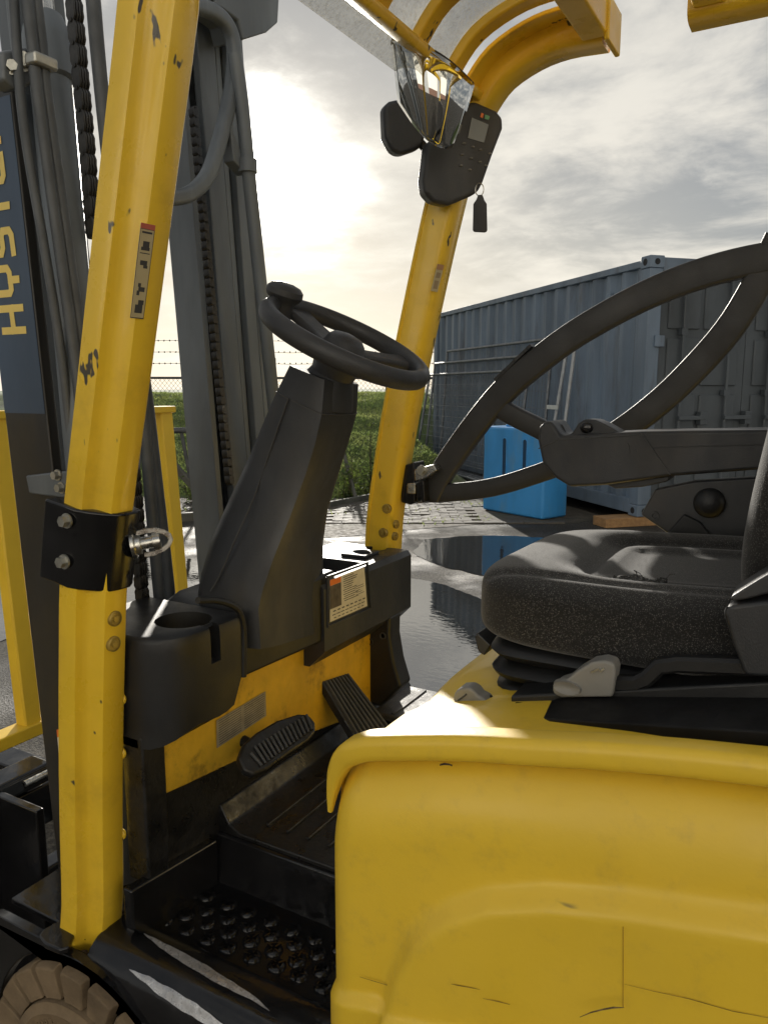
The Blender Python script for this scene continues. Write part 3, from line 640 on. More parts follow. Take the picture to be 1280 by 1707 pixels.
# painted letters on the near rail: strokes in (along, height) letter units
zb_ = PY(80, 690, MYN-.001).z; bm = BM(); plate(bm, [mpt(-.122, MYN-.0004, zb_), mpt(-.003, MYN-.0004, zb_), mpt(-.003, MYN-.0004, 1.915), mpt(-.122, MYN-.0004, 1.915)], Vector((0, -.0006, 0))); obj('blue_band', bm, M_mblue, rail_n, smooth=0)
bm = BM(); mbox(bm, -.116, -.03, 1.43, 1.45, .22, 2.45); fr3 = obj('inner_mast_rail', bm, M_mast, FL, bevel=.003)
bm = BM(); mbox(bm, -.116, -.10, 1.4505, 1.474, .22, 2.45); obj('flange', bm, M_mast, fr3, bevel=.003)
def zp(x, y): return PY(x/4.067, 150+y/4.067, MYN-.0005)
base0, base1 = zp(181, 1627), zp(6, 285); hx = (zp(181, 1600).x - zp(22, 1590).x)
ax = base1-base0
def letters(bm):
    L_ = {'H': ([[(0, 0), (0, 1)], [(.8, 0), (.8, 1)], [(0, .5), (.8, .5)]], .0, .145), 'Y': ([[(0, 1), (0, .45), (.12, .35), (.65, .35), (.8, .45), (.8, 1)], [(.42, 0), (.42, .35)]], .195, .16),
          'S': ([[(0, .0), (.6, .0), (.78, .1), (.78, .42), (.6, .5), (.2, .5), (0, .6), (0, .9), (.15, 1), (.8, 1)]], .40, .145), 'T': ([[(0, 1), (.9, 1)], [(.45, 0), (.45, 1)]], .56, .17),
          'E': ([[(.8, 0), (.15, 0), (0, .1), (0, .9), (.15, 1), (.8, 1)], [(0, .5), (.7, .5)]], .765, .15), 'R': ([[(0, 0), (0, 1), (.65, 1), (.8, .9), (.8, .6), (.65, .5), (0, .5)], [(.45, .5), (.8, 0)]], .96, .15)}
    lay = 0
    for st, u0, w in L_.values():
        for pl in st:
            lay += 1; e = Vector((0, -.0012-.00006*lay, 0)); P_ = [base0 + ax*(u0+a*w) + Vector((-hx*(.08+b*.84), 0, 0)) for a, b in pl]; W_ = .0068
            P_[0] = P_[0] - (P_[1]-P_[0]).normalized()*W_; P_[-1] = P_[-1] + (P_[-1]-P_[-2]).normalized()*W_; A_ = []; B_ = []
            for i, p in enumerate(P_):
                d0_ = (P_[i]-P_[i-1]).normalized() if i else None; d1_ = (P_[i+1]-P_[i]).normalized() if i < len(P_)-1 else None
                n0 = (d0_ or d1_).cross(Vector((0, 1, 0))).normalized(); n1 = (d1_ or d0_).cross(Vector((0, 1, 0))).normalized(); m_ = (n0+n1).normalized(); k = W_/max(.5, m_.dot(n0))
                A_.append(bm.verts.new(p+m_*k+e)); B_.append(bm.verts.new(p-m_*k+e))
            skin(bm, [A_, B_], False, False)
bm = BM(); letters(bm); obj('lettering', bm, M_let, rail_n, smooth=0)
bm = BM(); plate(bm, [PY(a, b, MYN-.002) for a, b in ((50, 792), (118, 784), (120, 830), (56, 822))], Vector((0, -.010, 0))); bk = obj('rail_bracket', bm, M_mast, FL, bevel=.004)
for q in ((98, 792), (104, 813)): bm = BM(); hexbolt(bm, PY(q[0], q[1], MYN-.012), NY, .008, .012); obj('bolt', bm, M_bolt, bk)
wd = [PY(a, b, MYN-.002) for a, b in ((96, 1216), (112, 1212), (114, 1270), (101, 1273))]
printed('warning_label', wd, NY*.001, FL, None, [(0, 0, 1, .22, M_or), (.3, .4, .9, .7, M_ink)])
# near side cylinder, hoses, chain
def tpx(pts, X, r, n=12): 
    bm = BM(); tube(bm, [PX(a, b, X) for a, b in pts], r, n); return bm
XC = -1.23
pc = lambda a, b: PX(a, b, XC - (1.4-b*0-1.4)*0)
c0, c1 = PX(84, 118, -1.27), PX(132, 640, -1.20); cd = (c1-c0).normalized()
bm = BM(); cyl(bm, c0, c0+cd*1.5, .036, 24); cy = obj('lift_cylinder', bm, M_mast, FL)
bm = BM(); lathe(bm, c0-cd*.10, cd, [(.016, -.0), (.030, .004), (.040, .03), (.044, .05), (.044, .115), (.036, .12)], 24); obj('collar', bm, M_mast, cy)
bm = BM(); cyl(bm, c0-cd*.35, c0-cd*.09, .018, 18); obj('rod', bm, M_steel, cy)
bm = BM(); lathe(bm, c0-cd*.17, -cd, [(.02, 0), (.034, .01), (.044, .03), (.044, .10), (.02, .12)], 18); obj('rod_head', bm, M_mast, cy)
for dx in (-5, 9): obj('hydraulic_hose', tpx([(48+dx, -60), (54+dx, 20), (62+dx, 90), (68+dx, 150), (90+dx, 310), (110+dx, 450), (136+dx, 640), (160+dx, 900)], -1.17, .010), M_hose, FL)
obj('hydraulic_hose', tpx([(22, -40), (26, 40), (34, 150), (48, 260), (76, 420), (104, 600), (126, 800)], -1.19, .008), M_hose, FL)
obj('hydraulic_hose', tpx([(150, -60), (156, 0), (164, 90), (176, 210), (190, 340)], -1.12, .0125), M_hose, FL)
bm = BM(); q = PX(70, 104, -1.165); box(bm, q, (.028, .046, .020)); obj('hose_clamp', bm, M_bolt, FL, bevel=.005)
bm = BM(); plate(bm, [PX(a, b, -1.20) for a, b in ((4, 84), (52, 78), (58, 140), (30, 150), (6, 132))], Vector((-.04, 0, 0))); bk = obj('hose_bracket', bm, M_mast, FL, bevel=.006)
for q, r in (((21, 113), .009), ((39, 103), .012)): bm = BM(); hexbolt(bm, PX(q[0], q[1], -1.20), (.8, -.6, 0), r, .014); obj('bolt', bm, M_bolt, bk)
def chain(name, pts, X, w, pitch, parent=FL, F_=PX):
    pp = smooth_path([F_(a, b, X) for a, b in pts], 6); Ls = [0]
    for a, b in zip(pp, pp[1:]): Ls.append(Ls[-1]+(b-a).length)
    root = bpy.data.objects.new(name, None); root.location = pp[0]; link(root, parent)
    n = int(Ls[-1]/pitch); me = None
    for k in range(n):
        s = (k+.5)*pitch; i = max(j for j in range(len(Ls)) if Ls[j] <= s); p = pp[i].lerp(pp[min(i+1, len(pp)-1)], (s-Ls[i])/max(1e-6, (Ls[min(i+1, len(pp)-1)]-Ls[i])))
        t = (pp[min(i+1, len(pp)-1)]-pp[i]).normalized()
        if me is None:
            bm = BM()
            for off in (-.36, -.12, .12, .36):
                o2 = [(w*.5*math.cos(a)*(1 if abs(math.sin(a)) > .4 else .82), (pitch*.60)*math.sin(a)) for a in [2*math.pi*j/14 for j in range(14)]]
                plate(bm, [Vector((a, off*w*1.0-w*.08, b)) for a, b in o2], Vector((0, w*.16, 0)))
            cyl(bm, (0, -w*.52, pitch*.5), (0, w*.52, pitch*.5), w*.16, 8); cyl(bm, (0, -w*.52, -pitch*.5), (0, w*.52, -pitch*.5), w*.16, 8)
            bmesh.ops.recalc_face_normals(bm, faces=bm.faces)
            me = bpy.data.meshes.new('chain_link'); bm.to_mesh(me); bm.free(); me.materials.append(M_chain); finish(me, 40)
        o = bpy.data.objects.new('chain_link', me); o.location = p; o.rotation_euler = t.to_track_quat('Z', 'Y').to_euler(); link(o, root)
    return root
chain('lift_chain', [(120, -40), (127, 40), (135, 130), (146, 250), (153, 340), (160, 420)], -1.19, .024, .036)
chain('lift_chain', [(222, 780), (229, 860), (234, 950), (242, 1040)], -1.12, .022, .026)
chain('lift_chain', [(322, 180), (345, 420), (364, 620), (385, 820)], 1.418, .018, .021, FL, PY)
obj('hydraulic_hose', tpx([(226, 520), (236, 640), (247, 780), (259, 920), (272, 1060)], -1.14, .0115), M_hose, FL)
obj('hydraulic_hose', tpx([(232, 560), (249, 690), (263, 810), (276, 920), (290, 1050)], -1.16, .0115), M_hose, FL)
# far side: loop bracket, head plate, cylinder
bm = BM(); pth = smooth_path([PX(a, b, -1.22) for a, b in ((258, 330), (310, 326), (345, 295), (366, 235), (386, 150), (390, 80), (376, 38), (345, 15), (300, 4))], 5); sweep(bm, pth, rrect(.030, .032, .010), hint=NX); obj('hose_guard_loop', bm, M_mast, FL, smooth=50)
bm = BM(); plate(bm, [PX(a, b, -1.22) for a, b in ((335, -70), (470, -70), (464, 38), (446, 54), (406, 67), (398, 34), (372, 14), (340, 4))], Vector((-.09, 0, 0))); hp = obj('mast_head_plate', bm, M_mast, FL, bevel=.008)
cut(hp, [(lambda b_: (plate(b_, [PX(a, c, -1.15) for a, c in ((370, -14), (400, -14), (402, 8), (386, 11), (372, 4))], Vector((-.4, 0, 0))), b_)[1])(BM())])
bm = BM(); tube(bm, [PX(a, b, -1.20) for a, b in ((392, 90), (404, 180), (416, 300), (434, 470), (455, 660), (478, 900))], .016, 14); cy2 = obj('lift_cylinder', bm, M_mast, FL)
bm = BM(); q = PX(413, 277, -1.20); cyl(bm, q+Vector((0, 0, .014)), q-Vector((0, 0, .014)), .022, 14); obj('collar', bm, M_mast, cy2)
bm = BM(); plate(bm, [PX(a, b, -1.205) for a, b in ((384, 205), (399, 242), (414, 286), (412, 292), (390, 268))], Vector((-.03, 0, 0))); obj('hose_bracket', bm, M_mast, FL, bevel=.003)
# ---------------- load backrest and carriage
XB = lambda z: -1.73 - (z-1.0)*.063
def bpt(px, py):
    z = 1.0
    for _ in range(4): p = PX(px, py, XB(z)); z = p.z
    return p
lb = bpy.data.objects.new('load_backrest', None); lb.location = (-1.73, 1.25, .5); link(lb, FL)
ztop, zbot = bpt(285, 682).z, bpt(40, 1218).z
yl_, yr_ = bpt(25, 1000).y, bpt(287, 860).y
for y in (yl_, yr_, 2*yl_-yr_):
    bm = BM(); sweep(bm, [Vector((XB(zbot), y, zbot)), Vector((XB(ztop), y, ztop))], rrect(.048, .04, .004, 1)); obj('upright', bm, M_yelf, lb, smooth=30)
for z, h in ((ztop, .020), (zbot, .034)):
    bm = BM(); box(bm, (XB(z)+.002, (yl_+yl_)/2, z), (.054, 2*(yr_-yl_)+.06, h)); obj('cross_bar', bm, M_yelf, lb, bevel=.004)
cg = bpy.data.objects.new('carriage', None); cg.location = (-1.52, 1.25, .3); link(cg, FL)
bm = BM(); box(bm, (-1.53, 1.27, .44), (.05, 1.25, .10)); obj('fork_bar', bm, M_gloss, cg, bevel=.006)
bm = BM(); box(bm, (-1.51, 1.27, .27), (.05, 1.25, .05)); obj('fork_bar', bm, M_gloss, cg, bevel=.006)
for y in (1.02, 1.62, .84):
    bm = BM(); box(bm, (-1.585, y, .27), (.05, .11, .50)); box(bm, (-2.1, y, .05), (1.05, .11, .045)); obj('fork', bm, M_gloss, cg, bevel=.008)
bm = BM(); p0 = PX(36, 1302, -1.50); box(bm, p0+Vector((-.02, -.02, -.002)), (.08, .19, .045)); lk = obj('fork_latch', bm, M_gloss, cg, bevel=.012)
bm = BM(); cyl(bm, PX(41, 1307, -1.455), PX(88, 1284, -1.455), .007, 12); obj('pin', bm, M_steel, cg)
bm = BM(); box(bm, (-1.42, .93, .33), (.16, .02, .42)); obj('side_plate', bm, M_gloss, cg, bevel=.004)
# ---------------- front wheel
WC = Vector((-1.0045, .732, .223)); KR = .925
wh = bpy.data.objects.new('wheel', None); wh.location = WC; link(wh, FL)
bm = BM(); lathe(bm, WC, (0, 1, 0), [(r_*KR, h_) for r_, h_ in [(.105, .004), (.112, -.004), (.150, -.010), (.156, -.014), (.160, -.010), (.174, -.008), (.177, .018), (.196, .024), (.204, .040), (.206, .155), (.10, .16)]], 64); obj('tyre', bm, M_tyre, wh, smooth=40)
bm = BM(); lathe(bm, WC+Vector((0, .012, 0)), (0, 1, 0), [(.0, .03), (.05, .03), (.055, .01), (.075, .012), (.083, .03), (.092, .028), (.100, -.004), (.101, .03)], 40); obj('rim', bm, M_rim, wh, smooth=40)
NL = 20; me_l = None
for k in range(NL):
    a0 = 2*math.pi*k/NL; bm = BM(); wv = 2*math.pi/NL*.80
    def tp(r, a, y): return Vector((math.sin(a)*r*KR, y, math.cos(a)*r*KR))
    rs = []
    for s in range(5):
        a = a0 + wv*(s/4-.5); sh = .10
        rs.append(ring(bm, [tp(.176, a, -.004), tp(.236, a, -.006), tp(.241, a, .004), tp(.240, a+sh, .080), tp(.200, a+sh, .080)]))
    skin(bm, rs); bmesh.ops.translate(bm, verts=bm.verts, vec=WC); obj('tread_lug', bm, M_tyre, wh, smooth=30, bevel=.003, seg=1)
    bm = BM(); rs = []
    for s in range(5):
        a = a0 + wv*(s/4-.5) + .16
        rs.append(ring(bm, [tp(.200, a+.10, .084), tp(.240, a+.10, .084), tp(.241, a, .160), tp(.238, a, .168), tp(.200, a, .165)]))
    skin(bm, rs); bmesh.ops.translate(bm, verts=bm.verts, vec=WC); obj('tread_lug', bm, M_tyre, wh, smooth=30)
for k, ch in enumerate('1060R3'):
    cu = bpy.data.curves.new('size_mark', 'FONT'); cu.body = ch; cu.size = .026; cu.extrude = .0012; cu.align_x = 'CENTER'; cu.align_y = 'CENTER'
    a = -.98 + k*.11; tmp = bpy.data.objects.new('size_mark', cu); me = bpy.data.meshes.new_from_object(tmp); bpy.data.objects.remove(tmp); bpy.data.curves.remove(cu)
    me.materials.append(M_tyre); o = bpy.data.objects.new('size_mark', me); o.location = WC + Vector((math.sin(a)*.124, -.0085, math.cos(a)*.124)); o.rotation_euler = Matrix.Rotation(a, 3, 'Y').to_4x4().to_euler(); o.rotation_euler = (Matrix.Rotation(a, 3, 'Y') @ Matrix.Rotation(math.pi/2, 3, 'X')).to_euler(); link(o, wh)
# wheel arch and fender plate
bm = BM(); arc_ = [Vector((WC.x+.236*math.cos(rad(a)), .7415, WC.z+.236*math.sin(rad(a)))) for a in range(-10, 176, 8)]
plate(bm, [Vector((-.70, .7415, .17))] + arc_ + [Vector((-1.255, .7415, .26)), Vector((-1.255, .7415, .452)), Vector((-1.22, .7415, .468)), Vector((-1.09, .7415, .468)), Vector((-1.07, .7415, .462)), Vector((-1.0, .7415, .462)), Vector((-.98, .7415, .455)), Vector((-.96, .7415, .41)), Vector((-.70, .7415, .41))], Vector((0, .02, 0))); obj('wheel_arch', bm, M_gloss, FL, bevel=.003)
bm = BM(); box(bm, (-1.13, .87, .467), (.20, .18, .012)); obj('arch_top', bm, M_gloss, FL, bevel=.003)
bm = BM(); plate(bm, [PZ(a, b, .485) for a, b in ((64, 1560), (72, 1548), (118, 1524), (160, 1515), (160, 1526), (124, 1556), (116, 1578), (100, 1583), (74, 1572))], Vector((0, 0, -.012))); obj('fender_plate', bm, M_gloss, FL, bevel=.004)
# ---------------- floor, step, sill
bm = BM(); plate(bm, [Vector((-1.0, y, z)) for y, z in [(.855, .467), (.848, .481), (.838, .486), (.805, .487), (.782, .482), (.765, .470), (.755, .453), (.748, .427), (.745, .385), (.745, .2), (.855, .2)]], Vector((1.4, 0, 0)))
sill = obj('sill', bm, M_gloss, FL, smooth=50)
SP = [(.838, .4865), (.805, .4875), (.782, .4825), (.765, .4705), (.755, .4535), (.748, .4275), (.745, .385)]
def sillpt(X, s):
    i = min(int(s), len(SP)-2); f = s-i; y = SP[i][0]*(1-f)+SP[i+1][0]*f; z = SP[i][1]*(1-f)+SP[i+1][1]*f; return Vector((X, y-.0012, z+.0012))
M_sillrefl = mat('sill_reflection_paint', (.46, .46, .47), .28, .5, var=.25, vscale=30, dirt=(.08, .07, .06), dscale=40, damt=.8)  # pale streaks: bright reflection on the curved sill, put into colour
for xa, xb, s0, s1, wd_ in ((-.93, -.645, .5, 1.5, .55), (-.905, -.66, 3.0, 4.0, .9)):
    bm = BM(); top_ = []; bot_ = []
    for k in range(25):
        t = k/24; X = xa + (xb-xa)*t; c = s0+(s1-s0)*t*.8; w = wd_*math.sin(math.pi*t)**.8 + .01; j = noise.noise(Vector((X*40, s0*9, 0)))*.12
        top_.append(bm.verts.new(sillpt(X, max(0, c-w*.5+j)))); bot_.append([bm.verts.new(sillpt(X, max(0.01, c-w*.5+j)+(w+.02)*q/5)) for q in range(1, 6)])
    skin(bm, [[a]+b for a, b in zip(top_, bot_)], False, False); obj('painted_reflection', bm, M_sillrefl, sill, smooth=180, recalc=False)
bm = BM(); box(bm, (-.53, .932, .4615), (.86, .155, .012)); step = obj('step_plate', bm, M_gloss, FL)
bm = BM(); plate(bm, [(-.932, .800, .505), (-.932, .800, .578), (-.932, 1.010, .556), (-.932, 1.010, .460), (-.932, .845, .460)], Vector((-.022, 0, 0))); obj('step_side', bm, M_gloss, FL, bevel=.005, seg=3)
bm = BM(); plate(bm, [(-.955, 1.006, .45), (-.955, 1.03, .45), (-.955, 1.055, .556), (-.955, 1.028, .556)], Vector((1.1, 0, 0))); obj('step_riser', bm, M_gloss, FL, bevel=.006, seg=3)
st = [(305, 815), (420, 865), (530, 915), (640, 960), (770, 1010), (900, 1060), (1020, 1110), (1150, 1170), (1270, 1220), (420, 785), (530, 830), (645, 880), (765, 925), (885, 975), (1010, 1030), (1140, 1080), (1270, 1135),
      (530, 760), (645, 805), (755, 845), (875, 890), (1000, 940), (1120, 990), (1250, 1045), (530, 685), (645, 730), (750, 770), (870, 815), (985, 865), (1110, 910), (1230, 955), (1390, 1275), (1390, 1190), (1370, 1095)]
bm = BM(); pr = [(.0165, -.001), (.0150, .0028), (.012, .0050), (.0088, .0054), (.0078, .002), (.0070, -.001)]
lathe(bm, (0, 0, 0), (0, 0, 1), pr, 20, hint=Vector((1, 0, 0)))
for k in range(4):
    a = k*math.pi/2+.4; box(bm, (.0095*math.cos(a), .0095*math.sin(a), .0035), (.012, .003, .005), Matrix.Rotation(a, 3, 'Z'))
bmesh.ops.recalc_face_normals(bm, faces=bm.faces)
me_s = bpy.data.meshes.new('traction_stud'); bm.to_mesh(me_s); bm.free(); me_s.materials.append(M_gloss); finish(me_s, 40)
for q in st:
    p = PZ(180+q[0]/3.2, 1280+q[1]/3.2, .4675); o = bpy.data.objects.new('traction_stud', me_s); o.location = p; o.rotation_euler = (0, 0, random.uniform(0, 1.5)); link(o, step)
FZ = .5645
bm = BM(); sweep(bm, [(0, 1.035, 0), (0, 1.80, 0)], [(-.44, FZ-.03), (-.44, FZ), (-.90, FZ), (-.925, FZ+.012), (-.945, FZ+.045), (-.96, FZ+.045), (-.96, FZ-.03)], hint=NX)
floor = obj('floor_mat', bm, M_mat, FL, bevel=.004)
for v in floor.data.vertices: pass
for k in range(9):
    bm = BM(); X = -.87+k*.047; box(bm, (X, 1.33, FZ+.002), (.009, .50, .009)); obj('mat_rib', bm, M_mat, floor, bevel=.003, seg=1)
bm = BM(); box(bm, (-.70, 1.69, FZ+.016), (.50, .20, .02)); fg = obj('side_tread', bm, M_grey, FL, bevel=.006)
for k in range(5):
    bm = BM(); box(bm, (-.88+k*.085, 1.69, FZ+.0265), (.010, .18, .004)); obj('groove', bm, M_ink, fg)
# yellow cowl panel
bm = BM(); plate(bm, [(-.950, .882, .44), (-.950, .882, .72), (-.950, 1.74, .64), (-.950, 1.74, .44)], Vector((-.04, 0, 0))); obj('toe_panel', bm, M_mat, FL, bevel=.004)
bm = BM(); plate(bm, [(-.945, .888, .70), (-.945, .95, .692), (-.945, 1.08, .678), (-.945, 1.74, .56), (-.945, 1.74, .94), (-.945, .888, .94)], Vector((-.04, 0, 0))); cowl_y = obj('cowl_panel', bm, M_yeld, FL, bevel=.005)
lc = [PX(a, b, -.944) for a, b in ((360, 1201), (442, 1152), (443, 1193), (361, 1247))]
it = [(.04, .06+.085*k, .48, .10+.085*k, M_ink) for k in range(11)] + [(.54, .06+.085*k, .96, .10+.085*k, M_ink) for k in range(11)]
printed('instruction_label', lc, NX*.001, cowl_y, mat('label_grey', (.33, .29, .21), .5, var=.2, vscale=40), [(a, b, c, d*.0+b+.022, m) for a, b, c, d, m in it])
# ---------------- cowl, pods and consoles
M_pod = M_plas
def prismX(name, px, X, depth, m, bevel=.01, seg=3, parent=FL):
    bm = BM(); plate(bm, [PX(a, b, X) for a, b in px], Vector((depth, 0, 0))); return obj(name, bm, m, parent, bevel=bevel, seg=seg)
podb = [(q.y, q.z) for q in (PX(a, b, -.87) for a, b in ((404, 1128), (398, 1170), (374, 1192), (330, 1210), (312, 1232), (290, 1262), (262, 1290), (200, 1300)))][::-1]
plan = [(-1.12, .842), (-.945, .842), (-.922, .847), (-.902, .858), (-.888, .872), (-.878, .892), (-.874, .915), (-.872, .94), (-.872, .96), (-.872, .98), (-.872, 1.0), (-.872, 1.02), (-.876, 1.034), (-.89, 1.040), (-1.12, 1.040)]
ptop = 1.0
bm = BM(); cen = Vector((-.99, .945, 0)); rs = []
for k, (zz, ins) in enumerate(((None, 0), (.3, 0), (.6, 0), (.85, 0), (.94, .006), (.98, .02), (1.0, .06))):
    r_ = []
    for X, y in plan:
        zb = interp(podb, y); z = zb if zz is None else zb + (ptop-zb)*zz
        v = Vector((X, y, z)); v.x += (cen.x-X)*ins; v.y += (cen.y-y)*ins; r_.append(v)
    rs.append(ring(bm, r_))
skin(bm, rs); pod = obj('cup_holder_pod', bm, M_pod, FL, smooth=40)
hc = PZ(306, 1033, 1.0)
b1 = BM(); cyl(b1, hc+Vector((0, 0, -.12)), hc+Vector((0, 0, .2)), .049, 48)
b2 = BM(); sl_ = PX(362, 1060, -.872); box(b2, (sl_.x-.02, sl_.y-.004, .985), (.12, .024, .10))
cut(pod, [b1, b2])
bm = BM(); lathe(bm, Vector((hc.x, hc.y, .9985)), UP, [(.0492, -.004), (.052, .001), (.055, .0015), (.058, -.003)], 48); 
for f_ in [f for f in bm.faces if len(f.verts) > 4]: bm.faces.remove(f_)
obj('rim', bm, M_pod, pod, smooth=180, recalc=False)
bm = BM(); sweep(bm, smooth_path([PX(a, b, -.874) for a, b in ((330, 1001), (362, 1001), (392, 1012), (404, 1034), (407, 1070), (406, 1128))], 4), circ(.006, 8)); obj('moulded_rib', bm, M_pod, pod)
bm = BM(); plate(bm, [(-.935, .842, .56), (-.935, .842, interp(podb, .842)+.02), (-.935, .893, interp(podb, .893)+.03), (-.935, .893, .62), (-.935, .888, .56)], Vector((-.05, 0, 0))); obj('kick_panel', bm, M_mat, FL, bevel=.005)
cowl = prismX('centre_cowl', [(404, 1131), (404, 1028), (428, 1006), (560, 950), (558, 1062)], -.897, -.20, M_plas, .008)
yl2 = [PX(a, b, -.896) for a, b in ((490, 985), (510, 979), (511, 990), (491, 996))]
printed('caution_sticker', yl2, NX*.001, cowl, M_let, [(.08, .2, .3, .8, M_ink), (.4, .2, .6, .8, M_ink), (.7, .2, .92, .8, M_ink)])
# right hand console
ctop = PX(685, 917, -.89).z; cy0, cy1 = PX(540, 1000, -.89).y, PX(685, 950, -.89).y
bm = BM(); plate(bm, [(-.89, cy0, ctop-.15), (-.89, cy0, ctop-.012), (-.90, cy0, ctop), (-1.115, cy0, ctop+.0), (-1.13, cy0, ctop-.10), (-1.05, cy0, ctop-.19), (-.93, cy0, ctop-.19)], Vector((0, cy1-cy0, 0))); cons = obj('side_console', bm, M_pla2, FL, bevel=.012, seg=3)
b1 = BM(); box(b1, (-1.005, cy0+.105, ctop-.02), (.165, .22, .16))
b2 = BM(); box(b2, (-1.06, cy0+.30, ctop), (.055, .20, .10))
cc = PZ(628, 914, ctop); b3 = BM(); cyl(b3, cc-Vector((0, 0, .06)), cc+Vector((0, 0, .05)), .026, 24)
c4 = PZ(650, 907, ctop); b4 = BM(); box(b4, c4+Vector((.0, .0, 0)), (.05, .055, .08))
cut(cons, [b1, b3])
bm = BM(); c5 = PZ(600, 925, ctop); box(bm, c5+Vector((0, 0, .004)), (.07, .075, .008), Matrix.Rotation(.05, 3, 'Z')); obj('switch_plate', bm, M_pla2, cons, bevel=.003)
bm = BM(); sphere(bm, c5+Vector((.005, .0, .005)), .03, (.9, .5, .35)); obj('rocker_switch', bm, M_plas, cons)
bm = BM(); box(bm, c4+Vector((0, 0, .0005)), (.045, .05, .002)); obj('tray', bm, M_dark, cons)
sc = [PX(a, b, -.889) for a, b in ((549, 967), (606, 945), (611, 1010), (549, 1037))]
it = [(0, .0, .30, .14, M_or), (0, .145, .30, .70, M_dkp)]
for k in range(12): it.append((.36+.02*(k % 2), .05+.052*k, .36+random.uniform(.25, .42), .068+.052*k, M_ink))
for k in range(8): it.append((.08+.115*k, .76, .15+.115*k, .79, M_ink)); it.append((.06+.112*k, .85, .15+.112*k, .87, M_ink)); it.append((.10+.105*k, .93, .16+.105*k, .95, M_ink))
for k in range(5): it.append((.70, .40+.05*k, .70+random.uniform(.1, .25), .412+.05*k, M_ink))
printed('safety_label', sc, NX*.0012, cons, M_lab, it)
bm = BM(); e = [PX(a, b, -.889) for a, b in ((546, 962), (612, 938), (617, 1014), (546, 1044))]; sweep(bm, e+[e[0]], rrect(.006, .006, .001, 1), hint=NX); obj('label_frame', bm, M_pla2, cons, smooth=0)
# right kick trim
bm = BM(); plate(bm, [PY(a, b, 1.60) for a, b in ((556, 1062), (650, 1028), (649, 1062), (656, 1105), (668, 1146), (632, 1180), (560, 1140), (545, 1100))], Vector((0, .06, 0))); kt = obj('kick_trim', bm, M_plas, FL, bevel=.008)
for q in ((617, 1070), (638, 1060)): bm = BM(); lathe(bm, PY(q[0], q[1], 1.599), NY, [(.009, -.002), (.009, .002), (.006, .002), (.005, -.001), (0, -.001)], 14); obj('screw', bm, M_ink, kt)
# ---------------- steering column and wheel
lv = [((476, 607, 1.155), (541, 634, 1.155), (604, 642, 1.285)), ((455, 652, 1.150), (537, 692, 1.150), (600, 690, 1.29)), ((430, 710, 1.145), (527, 740, 1.145), (588, 735, 1.30)), ((408, 762, 1.14), (512, 790, 1.14), (571, 790, 1.31)), ((372, 838, 1.12), (486, 862, 1.12), (553, 850, 1.33)), ((343, 900, 1.09), (458, 930, 1.09), (546, 905, 1.35)), ((326, 958, 1.07), (438, 985, 1.07), (546, 950, 1.36)), ((320, 990, 1.06), (430, 1018, 1.06), (547, 985, 1.36)), ((324, 1060, 1.06), (434, 1085, 1.06), (548, 1050, 1.36))]
def colsec(l, ins=0):
    a, b, c = [PY(x, y, Y) for x, y, Y in l]; d = a + (c-b); cen = (a+b+c+d)/4
    o = []
    P4 = [a, b, c, d]; rr = .16
    for i in range(4):
        p = P4[i]; pv = P4[i-1]; nx = P4[(i+1) % 4]
        for t in (0, .5, 1):
            q0 = p.lerp(pv, rr*(1-t)); q1 = p.lerp(nx, rr*t); o.append(q0.lerp(q1, .5) if t == .5 else (q0 if t == 0 else q1))
    return [cen + (v-cen)*(1-ins) for v in o]
bm = BM(); rs = [ring(bm, colsec(lv[0], .12)), ring(bm, colsec(lv[0], .03))] + [ring(bm, colsec(l)) for l in lv[1:]]
skin(bm, rs); col = obj('column_cover', bm, M_pla2, FL, smooth=45)
for i in (1,):
    bm = BM(); pts = colsec(lv[i], -.004); sweep(bm, pts+[pts[0]], circ(.0016, 5), caps=False); obj('seam', bm, M_ink, col)
bm = BM(); sweep(bm, smooth_path([PY(x, y, Y)+Vector((0, -.002, 0)) for x, y, Y in ((482, 664, 1.149), (462, 720, 1.144), (440, 785, 1.139), (424, 830, 1.12), (395, 895, 1.09), (366, 962, 1.07), (352, 985, 1.06))], 3), circ(.0016, 5)); obj('seam', bm, M_ink, col)
WN = Vector((.466, 0, .885)).normalized(); WU = Vector((WN.z, 0, -WN.x)); WV = Vector((0, 1, 0))
SC = PY(577, 570, 1.22); RW = .152
def wp(a, r=RW, h=0): return SC + WU*math.cos(a)*r + WV*math.sin(a)*r + WN*h
swh = bpy.data.objects.new('steering_wheel', None); swh.location = SC; link(swh, FL)
bm = BM(); n = 56; rs = []
for k in range(n):
    a = 2*math.pi*k/n; er = (WU*math.cos(a)+WV*math.sin(a))
    rs.append(ring(bm, [wp(a) + er*x + WN*y for x, y in circ(.0155, 14, .018)]))
skin(bm, rs+[rs[0]], True, False); obj('rim', bm, M_gate, swh, smooth=180)
for a, w in ((rad(172), .055), (rad(285), .040), (rad(62), .040)):
    bm = BM(); er = WU*math.cos(a)+WV*math.sin(a); sd = WN.cross(er)
    rs = []
    for t in (0.02, .06, .10, RW-.003):
        k = 1.0 + (.35 if t < .03 or t > .13 else 0); h = -.022+.018*(t/RW); rs.append(ring(bm, [SC+er*t+sd*x*k+WN*(y+h) for x, y in rrect(w, .016, .006)]))
    skin(bm, rs); obj('spoke', bm, M_gate, swh, smooth=50)
bm = BM(); lathe(bm, SC-WN*.07, WN, [(.030, -.005), (.040, .0), (.046, .03), (.047, .052), (.040, .060), (.036, .072), (.028, .080), (.012, .084), (0, .0845)], 28); obj('hub', bm, M_gate, swh)
bm = BM(); lathe(bm, SC-WN*.095, WN, [(.062, -.02), (.055, .0), (.042, .03)], 24); obj('column_collar', bm, M_pla2, col)
